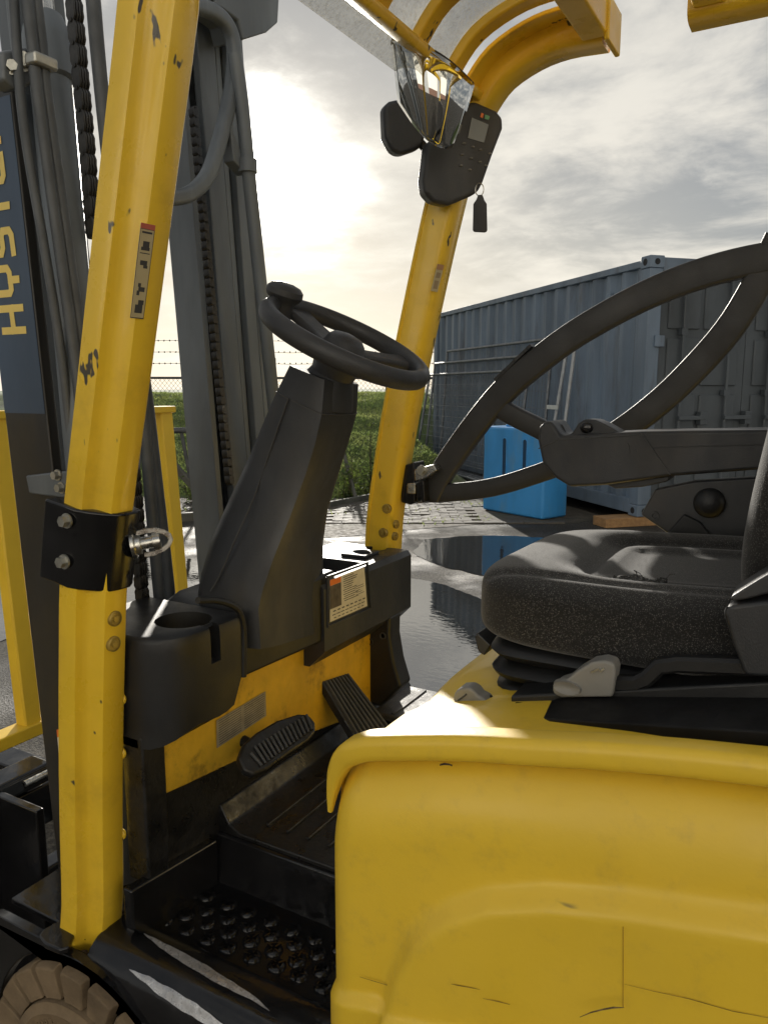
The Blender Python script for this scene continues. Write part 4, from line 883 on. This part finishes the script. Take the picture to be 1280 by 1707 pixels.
ka = rad(190); kp = wp(ka, RW-.006, 0)
bm = BM(); kx = (WN+Vector((0, 0, .35))).normalized(); lathe(bm, kp, kx, [(.018, -.030), (.024, -.018), (.023, .002), (.025, .010), (.031, .016), (.035, .023), (.034, .033), (.027, .040), (.012, .044), (0, .0445)], 24); obj('spinner_knob', bm, M_gate, swh)
# ---------------- pedals
pc0 = Vector((-.85, 1.097, .735)); bn = Vector((.62, -.15, .77)).normalized()
bp = [(398, 1262), (406, 1240), (428, 1220), (462, 1200), (497, 1189), (515, 1190), (527, 1204), (527, 1220), (515, 1234), (480, 1258), (446, 1283), (425, 1291), (408, 1284)]
bm = BM(); plate(bm, [PN(a, b, pc0, bn) for a, b in bp], -bn*.02); pad = obj('brake_pedal', bm, M_mat, FL, bevel=.006)
for k in range(15):
    t = (k+.7)/15.4; A = PN(412+102*t, 1250-62*t+ (8 if t < .1 else 0), pc0, bn); B = PN(432+92*t, 1280-66*t, pc0, bn); A = A.lerp(B, .06); bm = BM(); sweep(bm, [A+bn*.002, B+bn*.002], rrect(.007, .005, .002, 1), hint=bn); obj('rib', bm, M_grey, pad, smooth=30)
bm = BM(); tube(bm, [pc0-bn*.02, pc0+Vector((-.06, .01, -.03)), pc0+Vector((-.12, .01, -.02))], .012); obj('pedal_arm', bm, M_plas, FL)
ap = [PX(537, 1135, -.945), PX(578, 1122, -.945), PZ(664, 1232, FZ+.03), PZ(606, 1252, FZ+.03)]; an = (ap[1]-ap[0]).cross(ap[3]-ap[0]).normalized(); an = an if an.z > 0 else -an
bm = BM(); plate(bm, ap, -an*.02); acc = obj('accelerator_pedal', bm, M_mat, FL, bevel=.004)
for k in range(8):
    u = (k+.5)/8; bm = BM(); sweep(bm, [lerp4(ap, u, .02)+an*.002, lerp4(ap, u, .98)+an*.002], rrect(.010, .006, .002, 1), hint=an); obj('rib', bm, M_grey, acc, smooth=30)
# ---------------- hood
YS = lambda X: .748 + .055*sst(-.5, .15, X)
def PH(px, py, dy=0):
    Y = .77
    for _ in range(5): p = PY(px, py, Y); Y = YS(p.x)+dy
    return p
tp_ = [(p.x, p.z) for p in (PH(a, b, .05) for a, b in ((566, 1262), (620, 1256), (720, 1252), (850, 1255), (1000, 1266), (1140, 1280), (1280, 1298)))]
XF = PH(549, 1500).x - .010
ridge = [(p.x, p.z) for p in (PH(a, b) for a, b in ((650, 1660), (660, 1620), (690, 1560), (720, 1533), (755, 1512), (817, 1492), (910, 1486), (1030, 1495), (1150, 1511), (1280, 1530)))]
rs_ = ridge[-1]; ridge += [(rs_[0]+.9, rs_[1]+.10)]
ledge = [(p.x, p.z) for p in (PH(a, b) for a, b in ((500, 1652), (560, 1656), (625, 1664), (660, 1678), (720, 1690), (800, 1699), (940, 1713)))]
def sdist(x, z):
    best = 9; 
    for (a, b), (c, d) in zip(ridge, ridge[1:]):
        vx, vz = c-a, d-b; t = max(0, min(1, ((x-a)*vx+(z-b)*vz)/(vx*vx+vz*vz))); q = math.hypot(x-a-t*vx, z-b-t*vz); best = min(best, q)
    inside = x > ridge[0][0] and z < interp(ridge, x)
    return best if inside else -best
def hoodY(X, z, ztp):
    y = YS(X); dz = ztp-z; Rz, Ry = .10, .062
    if dz < Rz: q = min(1, (Rz-dz)/Rz); y += Ry*(1-math.sqrt(max(0, 1-q*q)))
    dx = X-XF
    if dx < .045: q = min(1, (.045-dx)/.045); y += .040*(1-math.sqrt(max(0, 1-q*q)))
    y -= .022*sst(-.012, .012, sdist(X, z)) * sst(ridge[0][1]-.03, ridge[0][1]+.05, z + .05)
    zl = interp(ledge, X); y -= .014*sst(zl+.006, zl-.006, z)
    return y
bm = BM(); rows = []; xs = [XF + .0005 + .05*(k/14)**1.6 for k in range(15)] + [XF+.05+.0075*k for k in range(1, 90)] + [XF+.05+.0075*90+.04*k for k in range(1, 12)]
cornr = lambda X: .035*(1-math.sqrt(max(0, 1-max(0, (.05-(X-XF))/.05)**2)))
for X in xs:
    zt0 = interp(tp_, X) - cornr(X); colv = []
    zz = [zt0 - .12*(k/20)**1.5 for k in range(20)] + [zt0-.12 - (zt0-.12-.50)*k/56 for k in range(56)] + [.50-(.5-.25)*k/4 for k in range(5)]
    rows.append([bm.verts.new((X, hoodY(X, z, zt0), z)) for z in zz])
rt = [[bm.verts.new((XF+.001, v.co.y+.14, v.co.z)) for v in rows[0]]]
tpin = [[bm.verts.new((v.co.x, v.co.y+.02, v.co.z-.001))] for v in [r[0] for r in rows]]
skin(bm, rt+rows, False, False)
obj('hood_side', bm, M_yelh, FL, smooth=180)
# seam and scuffs on the hood side
bm = BM(); pts = [PH(1038, 1545+13.5*k, -.0226) for k in range(11)]; sweep(bm, pts, rrect(.0008, .0008, .0002, 1)); obj('panel_seam', bm, mat('seam_brown', (.50, .31, .03), .7), FL, smooth=0)
def scuff(px, w, m, dy, name='scuff'):
    P_ = [PH(a, b, dy) for a, b in px]; bm = BM(); a_ = []; b_ = []
    for i, p in enumerate(P_):
        k = w*(.25+.75*math.sin(math.pi*(i+.3)/(len(P_)-.4)))*random.uniform(.6, 1.3); a_.append(bm.verts.new(p+Vector((0, -.0006, k)))); b_.append(bm.verts.new(p+Vector((0, -.0006, -k))))
    skin(bm, [a_, b_], False, False); obj(name, bm, m, FL, smooth=0, recalc=False)
M_scuff = mat('scuff_dark', (.045, .035, .02), .8, var=.5, vscale=90)
M_scrt = mat('scratch_brown', (.30, .18, .03), .7, var=.4, vscale=60)
scuff([(966, 1695), (985, 1687), (1005, 1682), (1022, 1679), (1040, 1679)], .0013, mat('scuff_grey', (.14, .10, .045), .8, var=.8, vscale=160), -.0372)
scuff([(752, 1640), (768, 1643), (785, 1646), (800, 1649)], .0005, M_scrt, -.0228)
scuff([(805, 1664), (830, 1669), (850, 1674)], .0007, M_scrt, -.0228)
scuff([(600, 1628), (640, 1640), (690, 1656), (735, 1676)], .0006, M_scrt, -.004)
scuff([(1040, 1640), (1090, 1652), (1150, 1665), (1220, 1685), (1280, 1696)], .0005, M_scrt, -.0228)
scuff([(733, 1275), (741, 1273), (749, 1274), (754, 1276)], .0018, M_scuff, .024)
# rolled lip and deck
lipx = [(551, 1352), (554, 1325), (559, 1300), (566, 1280), (580, 1258), (604, 1246), (640, 1241), (770, 1240), (900, 1247), (1000, 1252), (1140, 1263), (1280, 1278), (1420, 1292)]
lip = [PH(a, b, .026) for a, b in lipx]; lip.append(lip[-1]+Vector((.5, .01, .05)))
bm = BM(); sweep(bm, smooth_path(lip, 5), rrect(.034, .026, .009, 4), scale=[min(1.25, .22+.045*k) for k in range(len(lip)*5-4)]); obj('hood_lip', bm, M_yelh, FL, smooth=60)
XD = PZ(700, 1170, .96).x
zd = lambda X: interp([(p.x, p.z) for p in lip[4:]], X) - .006
bm = BM(); rs = []
prof = [(XD-.06, -.30), (XD-.058, -.12), (XD-.05, -.06), (XD-.038, -.028), (XD-.02, -.008), (XD+.005, 0.0), (XD+.05, .001)] + [(XD+.1*k, .001) for k in range(1, 10)]
for X, dz in prof:
    rs.append([bm.verts.new((X, y, zd(max(X, XD)) + dz - (.012*sst(.10, .0, abs(y-1.0)) * (1 if X < XD+.12 else 0)) - .02*sst(1.55, 1.74, y))) for y in [.80+.04*k for k in range(24)]])
skin(bm, rs, False, False); obj('hood_deck', bm, M_yelh, FL, smooth=180)
# ---------------- seat
def fabric():
    m = bpy.data.materials.new('seat_fabric'); m.use_nodes = True; nt = m.node_tree; N = nt.nodes; L = nt.links; p = N['Principled BSDF']
    tc = N.new('ShaderNodeTexCoord'); mp = N.new('ShaderNodeMapping'); mp.inputs['Rotation'].default_value = (.5, .4, .785); L.new(tc.outputs['Object'], mp.inputs[0])
    def wave(sx, rot):
        q = N.new('ShaderNodeMapping'); q.inputs['Rotation'].default_value = rot; L.new(tc.outputs['Object'], q.inputs[0]); w = N.new('ShaderNodeTexWave'); w.inputs['Scale'].default_value = sx; w.inputs['Distortion'].default_value = .6; w.inputs['Detail'].default_value = 1; L.new(q.outputs[0], w.inputs['Vector']); return w.outputs[1]
    vo = N.new('ShaderNodeTexVoronoi'); vo.inputs['Scale'].default_value = 560; vo.inputs['Randomness'].default_value = .75; L.new(mp.outputs[0], vo.inputs['Vector'])
    r0 = N.new('ShaderNodeMapRange'); r0.inputs[1].default_value = .55; r0.inputs[2].default_value = .1; L.new(vo.outputs['Distance'], r0.inputs[0])
    sp = N.new('ShaderNodeSeparateColor'); L.new(vo.outputs['Color'], sp.inputs[0]); pw = N.new('ShaderNodeMath'); pw.operation = 'POWER'; pw.inputs[1].default_value = 2.2; L.new(sp.outputs[0], pw.inputs[0])
    mu = N.new('ShaderNodeMath'); mu.operation = 'MULTIPLY'; L.new(r0.outputs[0], mu.inputs[0]); L.new(pw.outputs[0], mu.inputs[1])
    n = N.new('ShaderNodeTexNoise'); n.inputs['Scale'].default_value = 7; n.inputs['Detail'].default_value = 5; L.new(tc.outputs['Object'], n.inputs['Vector'])
    r = N.new('ShaderNodeMapRange'); r.inputs[1].default_value = .35; r.inputs[2].default_value = .7; r.inputs[3].default_value = .55; r.inputs[4].default_value = 1.25; L.new(n.outputs[0], r.inputs[0])
    ad = N.new('ShaderNodeMath'); ad.operation = 'MULTIPLY'; L.new(mu.outputs[0], ad.inputs[0]); L.new(r.outputs[0], ad.inputs[1])
    x = N.new('ShaderNodeMix'); x.data_type = 'RGBA'; L.new(ad.outputs[0], x.inputs[0]); x.inputs[6].default_value = (.016, .0155, .015, 1); x.inputs[7].default_value = (.17, .16, .145, 1); L.new(x.outputs[2], p.inputs['Base Color'])
    p.inputs['Roughness'].default_value = .9; p.inputs['Sheen Weight'].default_value = .25; p.inputs['Specular IOR Level'].default_value = .15
    b = N.new('ShaderNodeBump'); b.inputs['Strength'].default_value = .5; b.inputs['Distance'].default_value = .002; L.new(ad.outputs[0], b.inputs['Height']); L.new(b.outputs[0], p.inputs['Normal']); return m
M_fab = fabric()
def superbox(bm, c, hs, e=6, n=22, f=None, M=None):
    bmesh.ops.create_cube(bm, size=2); bmesh.ops.subdivide_edges(bm, edges=bm.edges[:], cuts=n, use_grid_fill=True)
    for v in bm.verts:
        p = v.co.copy(); k = (abs(p.x)**e + abs(p.y)**e + abs(p.z)**e)**(1/e); p /= k; q = Vector((p.x*hs[0], p.y*hs[1], p.z*hs[2]))
        if f: q = f(q, p)
        if M: q = M @ q
        v.co = Vector(c)+q
def cush(q, p):
    if p.z > 0:
        up = p.z
        dx = q.x+.135; dy = abs(q.y)-.135
        inside = -max(-dx, dy)                         # >0 inside the centre insert
        rr = math.hypot(max(0, -dx+.05), max(0, dy+.05))-.05
        g = math.exp(-(rr/.010)**2)
        q.z += up*(.014*sst(.0, .06, rr) * (1-sst(.17, .26, abs(q.y))*.9) - .010*g - .012*sst(0, -.05, rr))
        q.z += up*.006*math.sin(q.x*9+q.y*4)
        gs = math.exp(-((abs(q.y)-.195)/.006)**2) * sst(-.1, .3, p.z); q.z -= .004*gs
    return q
bm = BM(); superbox(bm, (-.155, 1.232, 1.082), (.285, .245, .056), 5, 44, cush); seat = obj('seat_cushion', bm, M_fab, FL, smooth=180)
bm = BM(); q = PZ(1058, 966, 1.141)
pts = [PZ(1018, 962, 1.140), PZ(1035, 957, 1.145), PZ(1050, 963, 1.142), PZ(1062, 957, 1.147), PZ(1075, 964, 1.144), PZ(1090, 968, 1.142), PZ(1108, 962, 1.144)]
for k, (a, b) in enumerate(zip(pts, pts[1:])):
    for q_ in range(7):
        c_ = a.lerp(b, q_/7); c_ = c_ + Vector((0, 0, -.003)); w = random.uniform(.004, .011); quad(bm, [c_+Vector((-.005, -w, random.uniform(-.006, -.002))), c_+Vector((.006, -w*.8, random.uniform(-.006, -.002))), c_+Vector((.005, w*.5, random.uniform(-.002, .003))), c_+Vector((-.005, w*.5, random.uniform(-.002, .003)))])
for q_ in range(6):
    a = random.choice(pts); b = a+Vector((random.gauss(0, .012), random.gauss(0, .010), random.uniform(0, .008))); sweep(bm, [a+Vector((0, 0, -.004)), a.lerp(b, .5)+Vector((0, 0, .002)), b], circ(.0005, 4))
obj('torn_patch', bm, M_fab, seat, smooth=0, recalc=False)
def backf(q, p):
    if p.x < 0: q.x -= -p.x*(.03*sst(.10, .2, abs(q.y)) ) ; q.x += .012*math.exp(-((abs(q.y)-.13)/.012)**2)*-p.x
    return q
bm = BM(); superbox(bm, (.055, 1.232, 1.44), (.075, .235, .36), 5, 30, backf, Matrix.Rotation(.16, 3, 'Y')); obj('seat_backrest', bm, M_fab, FL, smooth=180)
bm = BM(); rs = []
zf = [1.036, 1.030, 1.022, 1.014, 1.006, 1.000, .992, .984, .976, .970, .962]; of = [0, .012, .016, .010, -.006, .008, .014, .010, -.008, .006, .008]
for z, o_ in zip(zf, of): rs.append(ring(bm, [Vector((-.14+a, 1.232+b, z)) for a, b in rrect(.50+2*o_, .43+2*o_, .05, 5)]))
skin(bm, rs); obj('seat_bellows', bm, M_plas, FL, smooth=60)
bm = BM(); box(bm, (-.08, 1.232, .957), (.54, .40, .022)); obj('seat_base', bm, M_gloss, FL, bevel=.004)
for y in (.985, 1.46):
    bm = BM(); a = PY(762, 1197, y) if y < 1.2 else Vector((-.38, y, .945)); sweep(bm, [a, a+Vector((.6, 0, .05))], rrect(.03, .018, .003, 1)); sr = obj('seat_rail', bm, M_gloss, FL, smooth=30)
    bm = BM(); sweep(bm, [a+Vector((.05, 0, .015)), a+Vector((.55, 0, .055))], rrect(.02, .012, .002, 1)); obj('slide', bm, M_gloss, sr, smooth=30)
bm = BM(); plate(bm, [PY(a, b, .955) for a, b in ((850, 1160), (1320, 1135), (1420, 1140), (1420, 1262), (1280, 1240), (852, 1197))], Vector((0, .52, 0))); obj('seat_mount', bm, M_plas, FL, bevel=.004)
q0 = PY(768, 1203, .935); q1 = PY(850, 1206, .93); q2 = PY(915, 1211, .882); q3 = PY(1300, 1238, .862); q4 = q3 + Vector((.5, .01, .04))
bm = BM(); near_ = [q0, q1, q2, q3, q4]; far_ = [Vector((p.x, .97, p.z+.004)) for p in near_]; hh_ = [.006, .008, .010, .012, .014]
skin(bm, [ring(bm, [n_+Vector((0, 0, -.06)), n_+Vector((0, 0, h_)), f_+Vector((0, 0, h_)), f_+Vector((0, 0, -.06))]) for n_, f_, h_ in zip(near_, far_, hh_)]); obj('seat_mount', bm, mat('seat_mount_black', (.007, .007, .0075), .6, var=.4, vscale=12, spec=.25), FL, bevel=.003)
bm = BM(); sweep(bm, [PY(a, b, .93) for a, b in ((800, 1189), (900, 1194), (1100, 1206), (1400, 1224))], rrect(.016, .010, .003, 1)); obj('slide_rod', bm, M_gloss, FL, smooth=30)
bm = BM(); tube(bm, [PY(a, b, .945) for a, b in ((860, 1178), (1000, 1184), (1140, 1180), (1400, 1196))], .006); obj('adjuster_rod', bm, M_gloss, FL)
for q_ in ((842, 1198), (858, 1202)): bm = BM(); hexbolt(bm, PY(q_[0], q_[1], .92), NY, .005, .006); obj('bolt', bm, M_bolt, sr)
def plateY(name, px, Y, d, m, bevel=.004, seg=2, parent=FL):
    bm = BM(); plate(bm, [PY(a, b, Y) for a, b in px], Vector((0, d, 0))); return obj(name, bm, m, parent, bevel=bevel, seg=seg)
plateY('seat_front_clip', [(790, 1062), (795, 1054), (818, 1076), (806, 1094), (796, 1086)], 1.06, .04, M_pla2, .003)
lev = plateY('weight_lever', [(919, 1148), (926, 1138), (945, 1132), (962, 1118), (985, 1104), (1005, 1101), (1022, 1106), (1026, 1118), (1020, 1163), (935, 1164), (922, 1158)], .945, .03, M_lever, .009, 4)
bm = BM(); lathe(bm, PY(945, 1146, .9445), NY, [(.020, -.006), (.0175, .0035), (.012, .001), (0, -.001)], 24)
for v in bm.verts: v.co.z = PY(945, 1146, .9445).z + (v.co.z-PY(945, 1146, .9445).z)*.5
obj('finger_dish', bm, M_lever, lev)
bm = BM(); sweep(bm, [PY(a, b, .944) for a, b in ((985, 1121), (997, 1115), (1001, 1120), (1006, 1114))], circ(.0016, 5)); obj('arrow_mark', bm, M_bolt, lev)
bm = BM(); sweep(bm, [PY(a, b, .965) for a, b in ((1015, 1138), (1060, 1138), (1078, 1130), (1100, 1110), (1130, 1106), (1290, 1112))], rrect(.02, .02, .004, 1)); obj('lever_arm', bm, M_plas, lev, smooth=30)
lv2 = plateY('slide_lever', [(754, 1166), (757, 1154), (766, 1147), (781, 1146), (790, 1152), (796, 1160), (808, 1166), (813, 1176), (808, 1187), (790, 1191), (768, 1187), (758, 1178)], .965, .028, M_lever, .009, 4)
bm = BM(); tube(bm, [PY(a, b, .985) for a, b in ((796, 1162), (815, 1166), (828, 1186), (850, 1200), (900, 1206))], .007); obj('lever_arm', bm, M_plas, lv2)
bm = BM(); sweep(bm, [PY(a, b, .9645) for a, b in ((763, 1168), (773, 1161), (777, 1157))], circ(.0013, 5)); obj('arrow_mark', bm, M_ink, lv2)
plateY('hip_restraint', [(1300, 945), (1262, 967), (1218, 994), (1216, 1003), (1242, 1000), (1300, 985)], .95, .06, M_pla2, .006)
plateY('hip_restraint', [(1204, 1020), (1214, 1010), (1300, 1000), (1300, 1130), (1240, 1127), (1222, 1080)], .945, .05, M_pla2, .008)
# ---------------- armrest
arm = plateY('armrest', [(895.5, 735), (897, 712), (907, 702), (919, 703), (927, 715), (934, 726), (1070, 719), (1280, 716), (1420, 714), (1420, 786), (1280, 782), (1119, 794), (1008, 809), (949, 812), (926, 798), (903, 771)], 1.485, .10, M_pla2, .007, 3)
bm = BM(); sweep(bm, [PY(a, b, 1.4845) for a, b in ((1068, 722), (1085, 745), (1117, 792))], circ(.0013, 5)); obj('seam', bm, M_ink, arm)
bm = BM(); sweep(bm, [PY(a, b, 1.4845) for a, b in ((1088, 746), (1280, 741), (1420, 740))], circ(.001, 5)); obj('seam', bm, M_ink, arm)
bm = BM(); sweep(bm, [PY(a, b, 1.4845) for a, b in ((897, 748), (930, 733), (1066, 725))], circ(.001, 5)); obj('seam', bm, M_ink, arm)
plateY('screw_pocket', [(1041, 745), (1044, 739), (1048, 742), (1049, 756), (1042, 757)], 1.4835, .003, M_ink, 0, 1, arm)
plateY('arm_pad', [(1006, 806), (1120, 792), (1112, 803), (1070, 812), (1025, 815)], 1.50, .06, M_ink, .004, 2)
br = plateY('armrest_bracket', [(1067, 858), (1091, 816), (1155, 803), (1280, 795), (1420, 792), (1420, 935), (1250, 925), (1150, 910), (1110, 888)], 1.505, .04, M_pla2, .004)
bm = BM(); kb = PY(1182, 838, 1.503); lathe(bm, kb, NY, [(.027, -.002), (.0275, .006), (.024, .015), (.016, .021), (.006, .0235), (0, .024)], 28); obj('adjuster_knob', bm, M_plas, br)
bm = BM(); lathe(bm, PY(1091, 860, 1.503), NY, [(.008, -.001), (.008, .002), (.005, .002), (.004, .0), (0, 0)], 16); obj('screw', bm, M_ink, br)
plateY('switch_box', [(1109, 891), (1139, 857), (1166, 871), (1195, 905), (1160, 930)], 1.495, .05, M_plas, .004)
jh = plateY('joystick_housing', [(940, 728), (953, 722), (963, 706), (974, 699), (992, 700), (1010, 708), (1034, 722)], 1.50, .055, M_pla2, .007, 3)
bm = BM(); sphere(bm, PY(977, 713, 1.498), .012, (1.05, .45, .9)); obj('thumb_button', bm, mat('gloss_black', (.01, .01, .011), .08, var=.1), jh)
for q in ((922, 717, 708), (932, 722, 710)): bm = BM(); tube(bm, [PY(q[0]-6, q[1]+8, 1.53), PY(q[0], q[2], 1.53), PY(q[0]+8, q[1]+2, 1.53)], .006, 8); obj('minilever', bm, M_pla2, arm)
# ---------------- swing gate on the right
YG = 1.775
gt = bpy.data.objects.new('side_gate', None); gt.location = PY(715, 820, YG); link(gt, FL)
def gbar(name, px, w, th=.032):
    bm = BM(); pp = smooth_path([PY(a, b, YG) for a, b in px], 5); sweep(bm, pp, rrect(th, w, .007, 2)); return obj(name, bm, M_gate, gt, smooth=50)
arc = gbar('outer_hoop', [(718, 826), (742, 780), (790, 712), (838, 654), (892, 606), (960, 556), (1060, 500), (1160, 459), (1270, 432), (1400, 420)], .062)
gbar('inner_hoop', [(1300, 395), (1266, 465), (1212, 552), (1135, 637), (1072, 692), (1010, 735), (960, 765)], .058, .0295)
gbar('spoke', [(815, 668), (850, 690), (900, 715), (940, 738)], .048, .027)
gbar('lower_bar', [(703, 822), (740, 822), (822, 812), (910, 785), (975, 760)], .046, .0252)
bm = BM()
for k in range(11):
    t = k/10; p = PY(830+54*t, 631-52*t, YG); box(bm, p, (.012, .028, .007), Matrix.Rotation(-.7, 3, 'Y'))
obj('grip_strip', bm, M_gate, gt)
hg = plateY('gate_hinge', [(666, 800), (672, 776), (690, 770), (692, 838), (684, 842), (668, 838)], 1.735, .06, M_gloss, .004)
for px, m in (([(690, 783), (722, 774), (728, 784), (712, 796), (704, 800), (691, 802)], M_steel), ([(678, 806), (692, 805), (692, 824), (678, 823)], M_steel), ([(692, 806), (706, 800), (708, 838), (694, 838)], M_gloss), ([(694, 828), (704, 827), (704, 839), (695, 839)], M_steel)):
    plateY('hinge_plate', px, 1.728, .03, m, .003, 2, hg)
bm = BM(); hexbolt(bm, PY(703, 784, 1.727), NY, .010, .010); obj('bolt', bm, M_bolt, hg)
# ---------------- mirror, display, camera box
mn = Vector((.50, -.82, -.27)).normalized()
def mirror_mat():
    m = bpy.data.materials.new('mirror_glass'); m.use_nodes = True; p = m.node_tree.nodes['Principled BSDF']; p.inputs['Base Color'].default_value = (.62, .62, .60, 1); p.inputs['Metallic'].default_value = 1; p.inputs['Roughness'].default_value = .03; return m
m0 = PY(720, 160, 1.52); cor = [PN(656, 69, m0, mn), PN(785, 142, m0, mn), PN(752, 242, m0, mn), PN(668, 168, m0, mn)]
bm = BM(); rs = []; rs2 = []
for i in range(15):
    v = i/14; r1 = []; 
    for j in range(19):
        u = j/18; e = lerp4(cor, u, v) + mn*(.055*(1-(2*u-1)**2) + .012*(1-(2*v-1)**2)); 
        e += (cor[3]-cor[0])*math.sin(math.pi*u)*(.34*v-.10*(1-v))
        r1.append(e)
    rs.append([bm.verts.new(p) for p in r1]); rs2.append([p - mn*.008 for p in r1])
skin(bm, rs, False, False)
mir = obj('rear_view_mirror', bm, mirror_mat(), FL, smooth=180)
sm = mir.modifiers.new('solid', 'SOLIDIFY'); sm.thickness = .008; sm.offset = -1
bm = BM(); tp2 = rs2[0]; sweep(bm, tp2, rrect(.012, .016, .004, 2), hint=mn); obj('top_trim', bm, M_plas, mir, smooth=50)
bm = BM(); tube(bm, [m0-mn*.0+Vector((0, 0, .05)), m0-mn*.05+Vector((0, .05, .06)), Vector((m0.x-.03, YR-.04, m0.z+.0))], .009); obj('mirror_arm', bm, M_plas, mir)
dn = Vector((.70, -.70, -.12)).normalized(); d0 = PY(770, 255, 1.655)
dpx = [(760, 200), (778, 172), (792, 168), (828, 184), (839, 196), (839, 214), (822, 258), (806, 304), (798, 320), (786, 327), (748, 343), (722, 338), (708, 322), (706, 300), (713, 240)]
bm = BM(); plate(bm, [PN(a, b, d0, dn) for a, b in dpx], -dn*.05); disp = obj('display_unit', bm, M_pla2, FL, bevel=.012, seg=3)
dfp = d0 + dn*.0012
def dq(px, m, name, par): bm = BM(); plate(bm, [PN(a, b, dfp, dn) for a, b in px], dn*.001); return obj(name, bm, m, par, smooth=0)
dq([(786, 196), (814, 208), (806, 238), (779, 230)], mat('lcd_screen', (.16, .165, .15), .15, var=.08), 'screen', disp)
dq([(802, 188), (806, 190), (804, 197), (800, 195)], M_or, 'warning_lamp', disp); dq([(808, 191), (816, 194), (814, 200), (807, 198)], mat('lamp_green', (.10, .30, .12), .4), 'warning_lamp', disp)
for a, b in ((773, 239), (788, 245), (801, 250), (816, 256), (770, 258), (785, 264), (800, 270), (768, 276), (783, 283), (809, 276)):
    bm = BM(); sphere(bm, PN(a, b, dfp, dn), .0042, (1, 1, .5)); obj('button', bm, M_lever, disp)
bm = BM(); c_ = PY(672, 215, 1.60); plate(bm, [PN(a, b, c_, dn) for a, b in ((640, 178), (650, 168), (668, 164), (690, 178), (712, 215), (706, 242), (695, 250), (668, 259), (654, 252), (642, 228))], -dn*.045); obj('terminal_box', bm, M_pla2, FL, bevel=.010, seg=3)
bm = BM(); tube(bm, [PN(690, 215, c_, dn)-dn*.03, PY(720, 260, 1.66), PY(752, 300, YR-.03)], .010); obj('mounting_arm', bm, M_plas, FL)
# key ring with tag hanging from the display
kt_ = thing('key_tag', 'dark key fob hanging on a steel ring from the display unit', 'key fob', PY(799, 388, 1.62))
kn = (RIGHT*.9+FWD*.1).normalized(); k0 = PY(799, 330, 1.62)
bm = BM(); plate(bm, [PN(a, b, k0, dn) for a, b in ((796, 325), (803, 325), (806, 334), (810, 340), (811, 385), (808, 388), (789, 387), (787, 384), (788, 340), (793, 333))], dn*.006); obj('tag', bm, M_pla2, kt_, bevel=.0025)
bm = BM(); rc = PN(799, 316, k0, dn); sweep(bm, [rc + RIGHT*.009*math.cos(a*.4) + UP*.013*math.sin(a*.4) for a in range(17)], circ(.0011, 6), hint=FWD); obj('ring', bm, M_steel, kt_)
# chassis body under the cab (mostly hidden)
bm = BM(); box(bm, (-.15, 1.40, .36), (1.66, .62, .28)); obj('chassis', bm, M_gloss, FL, bevel=.01)
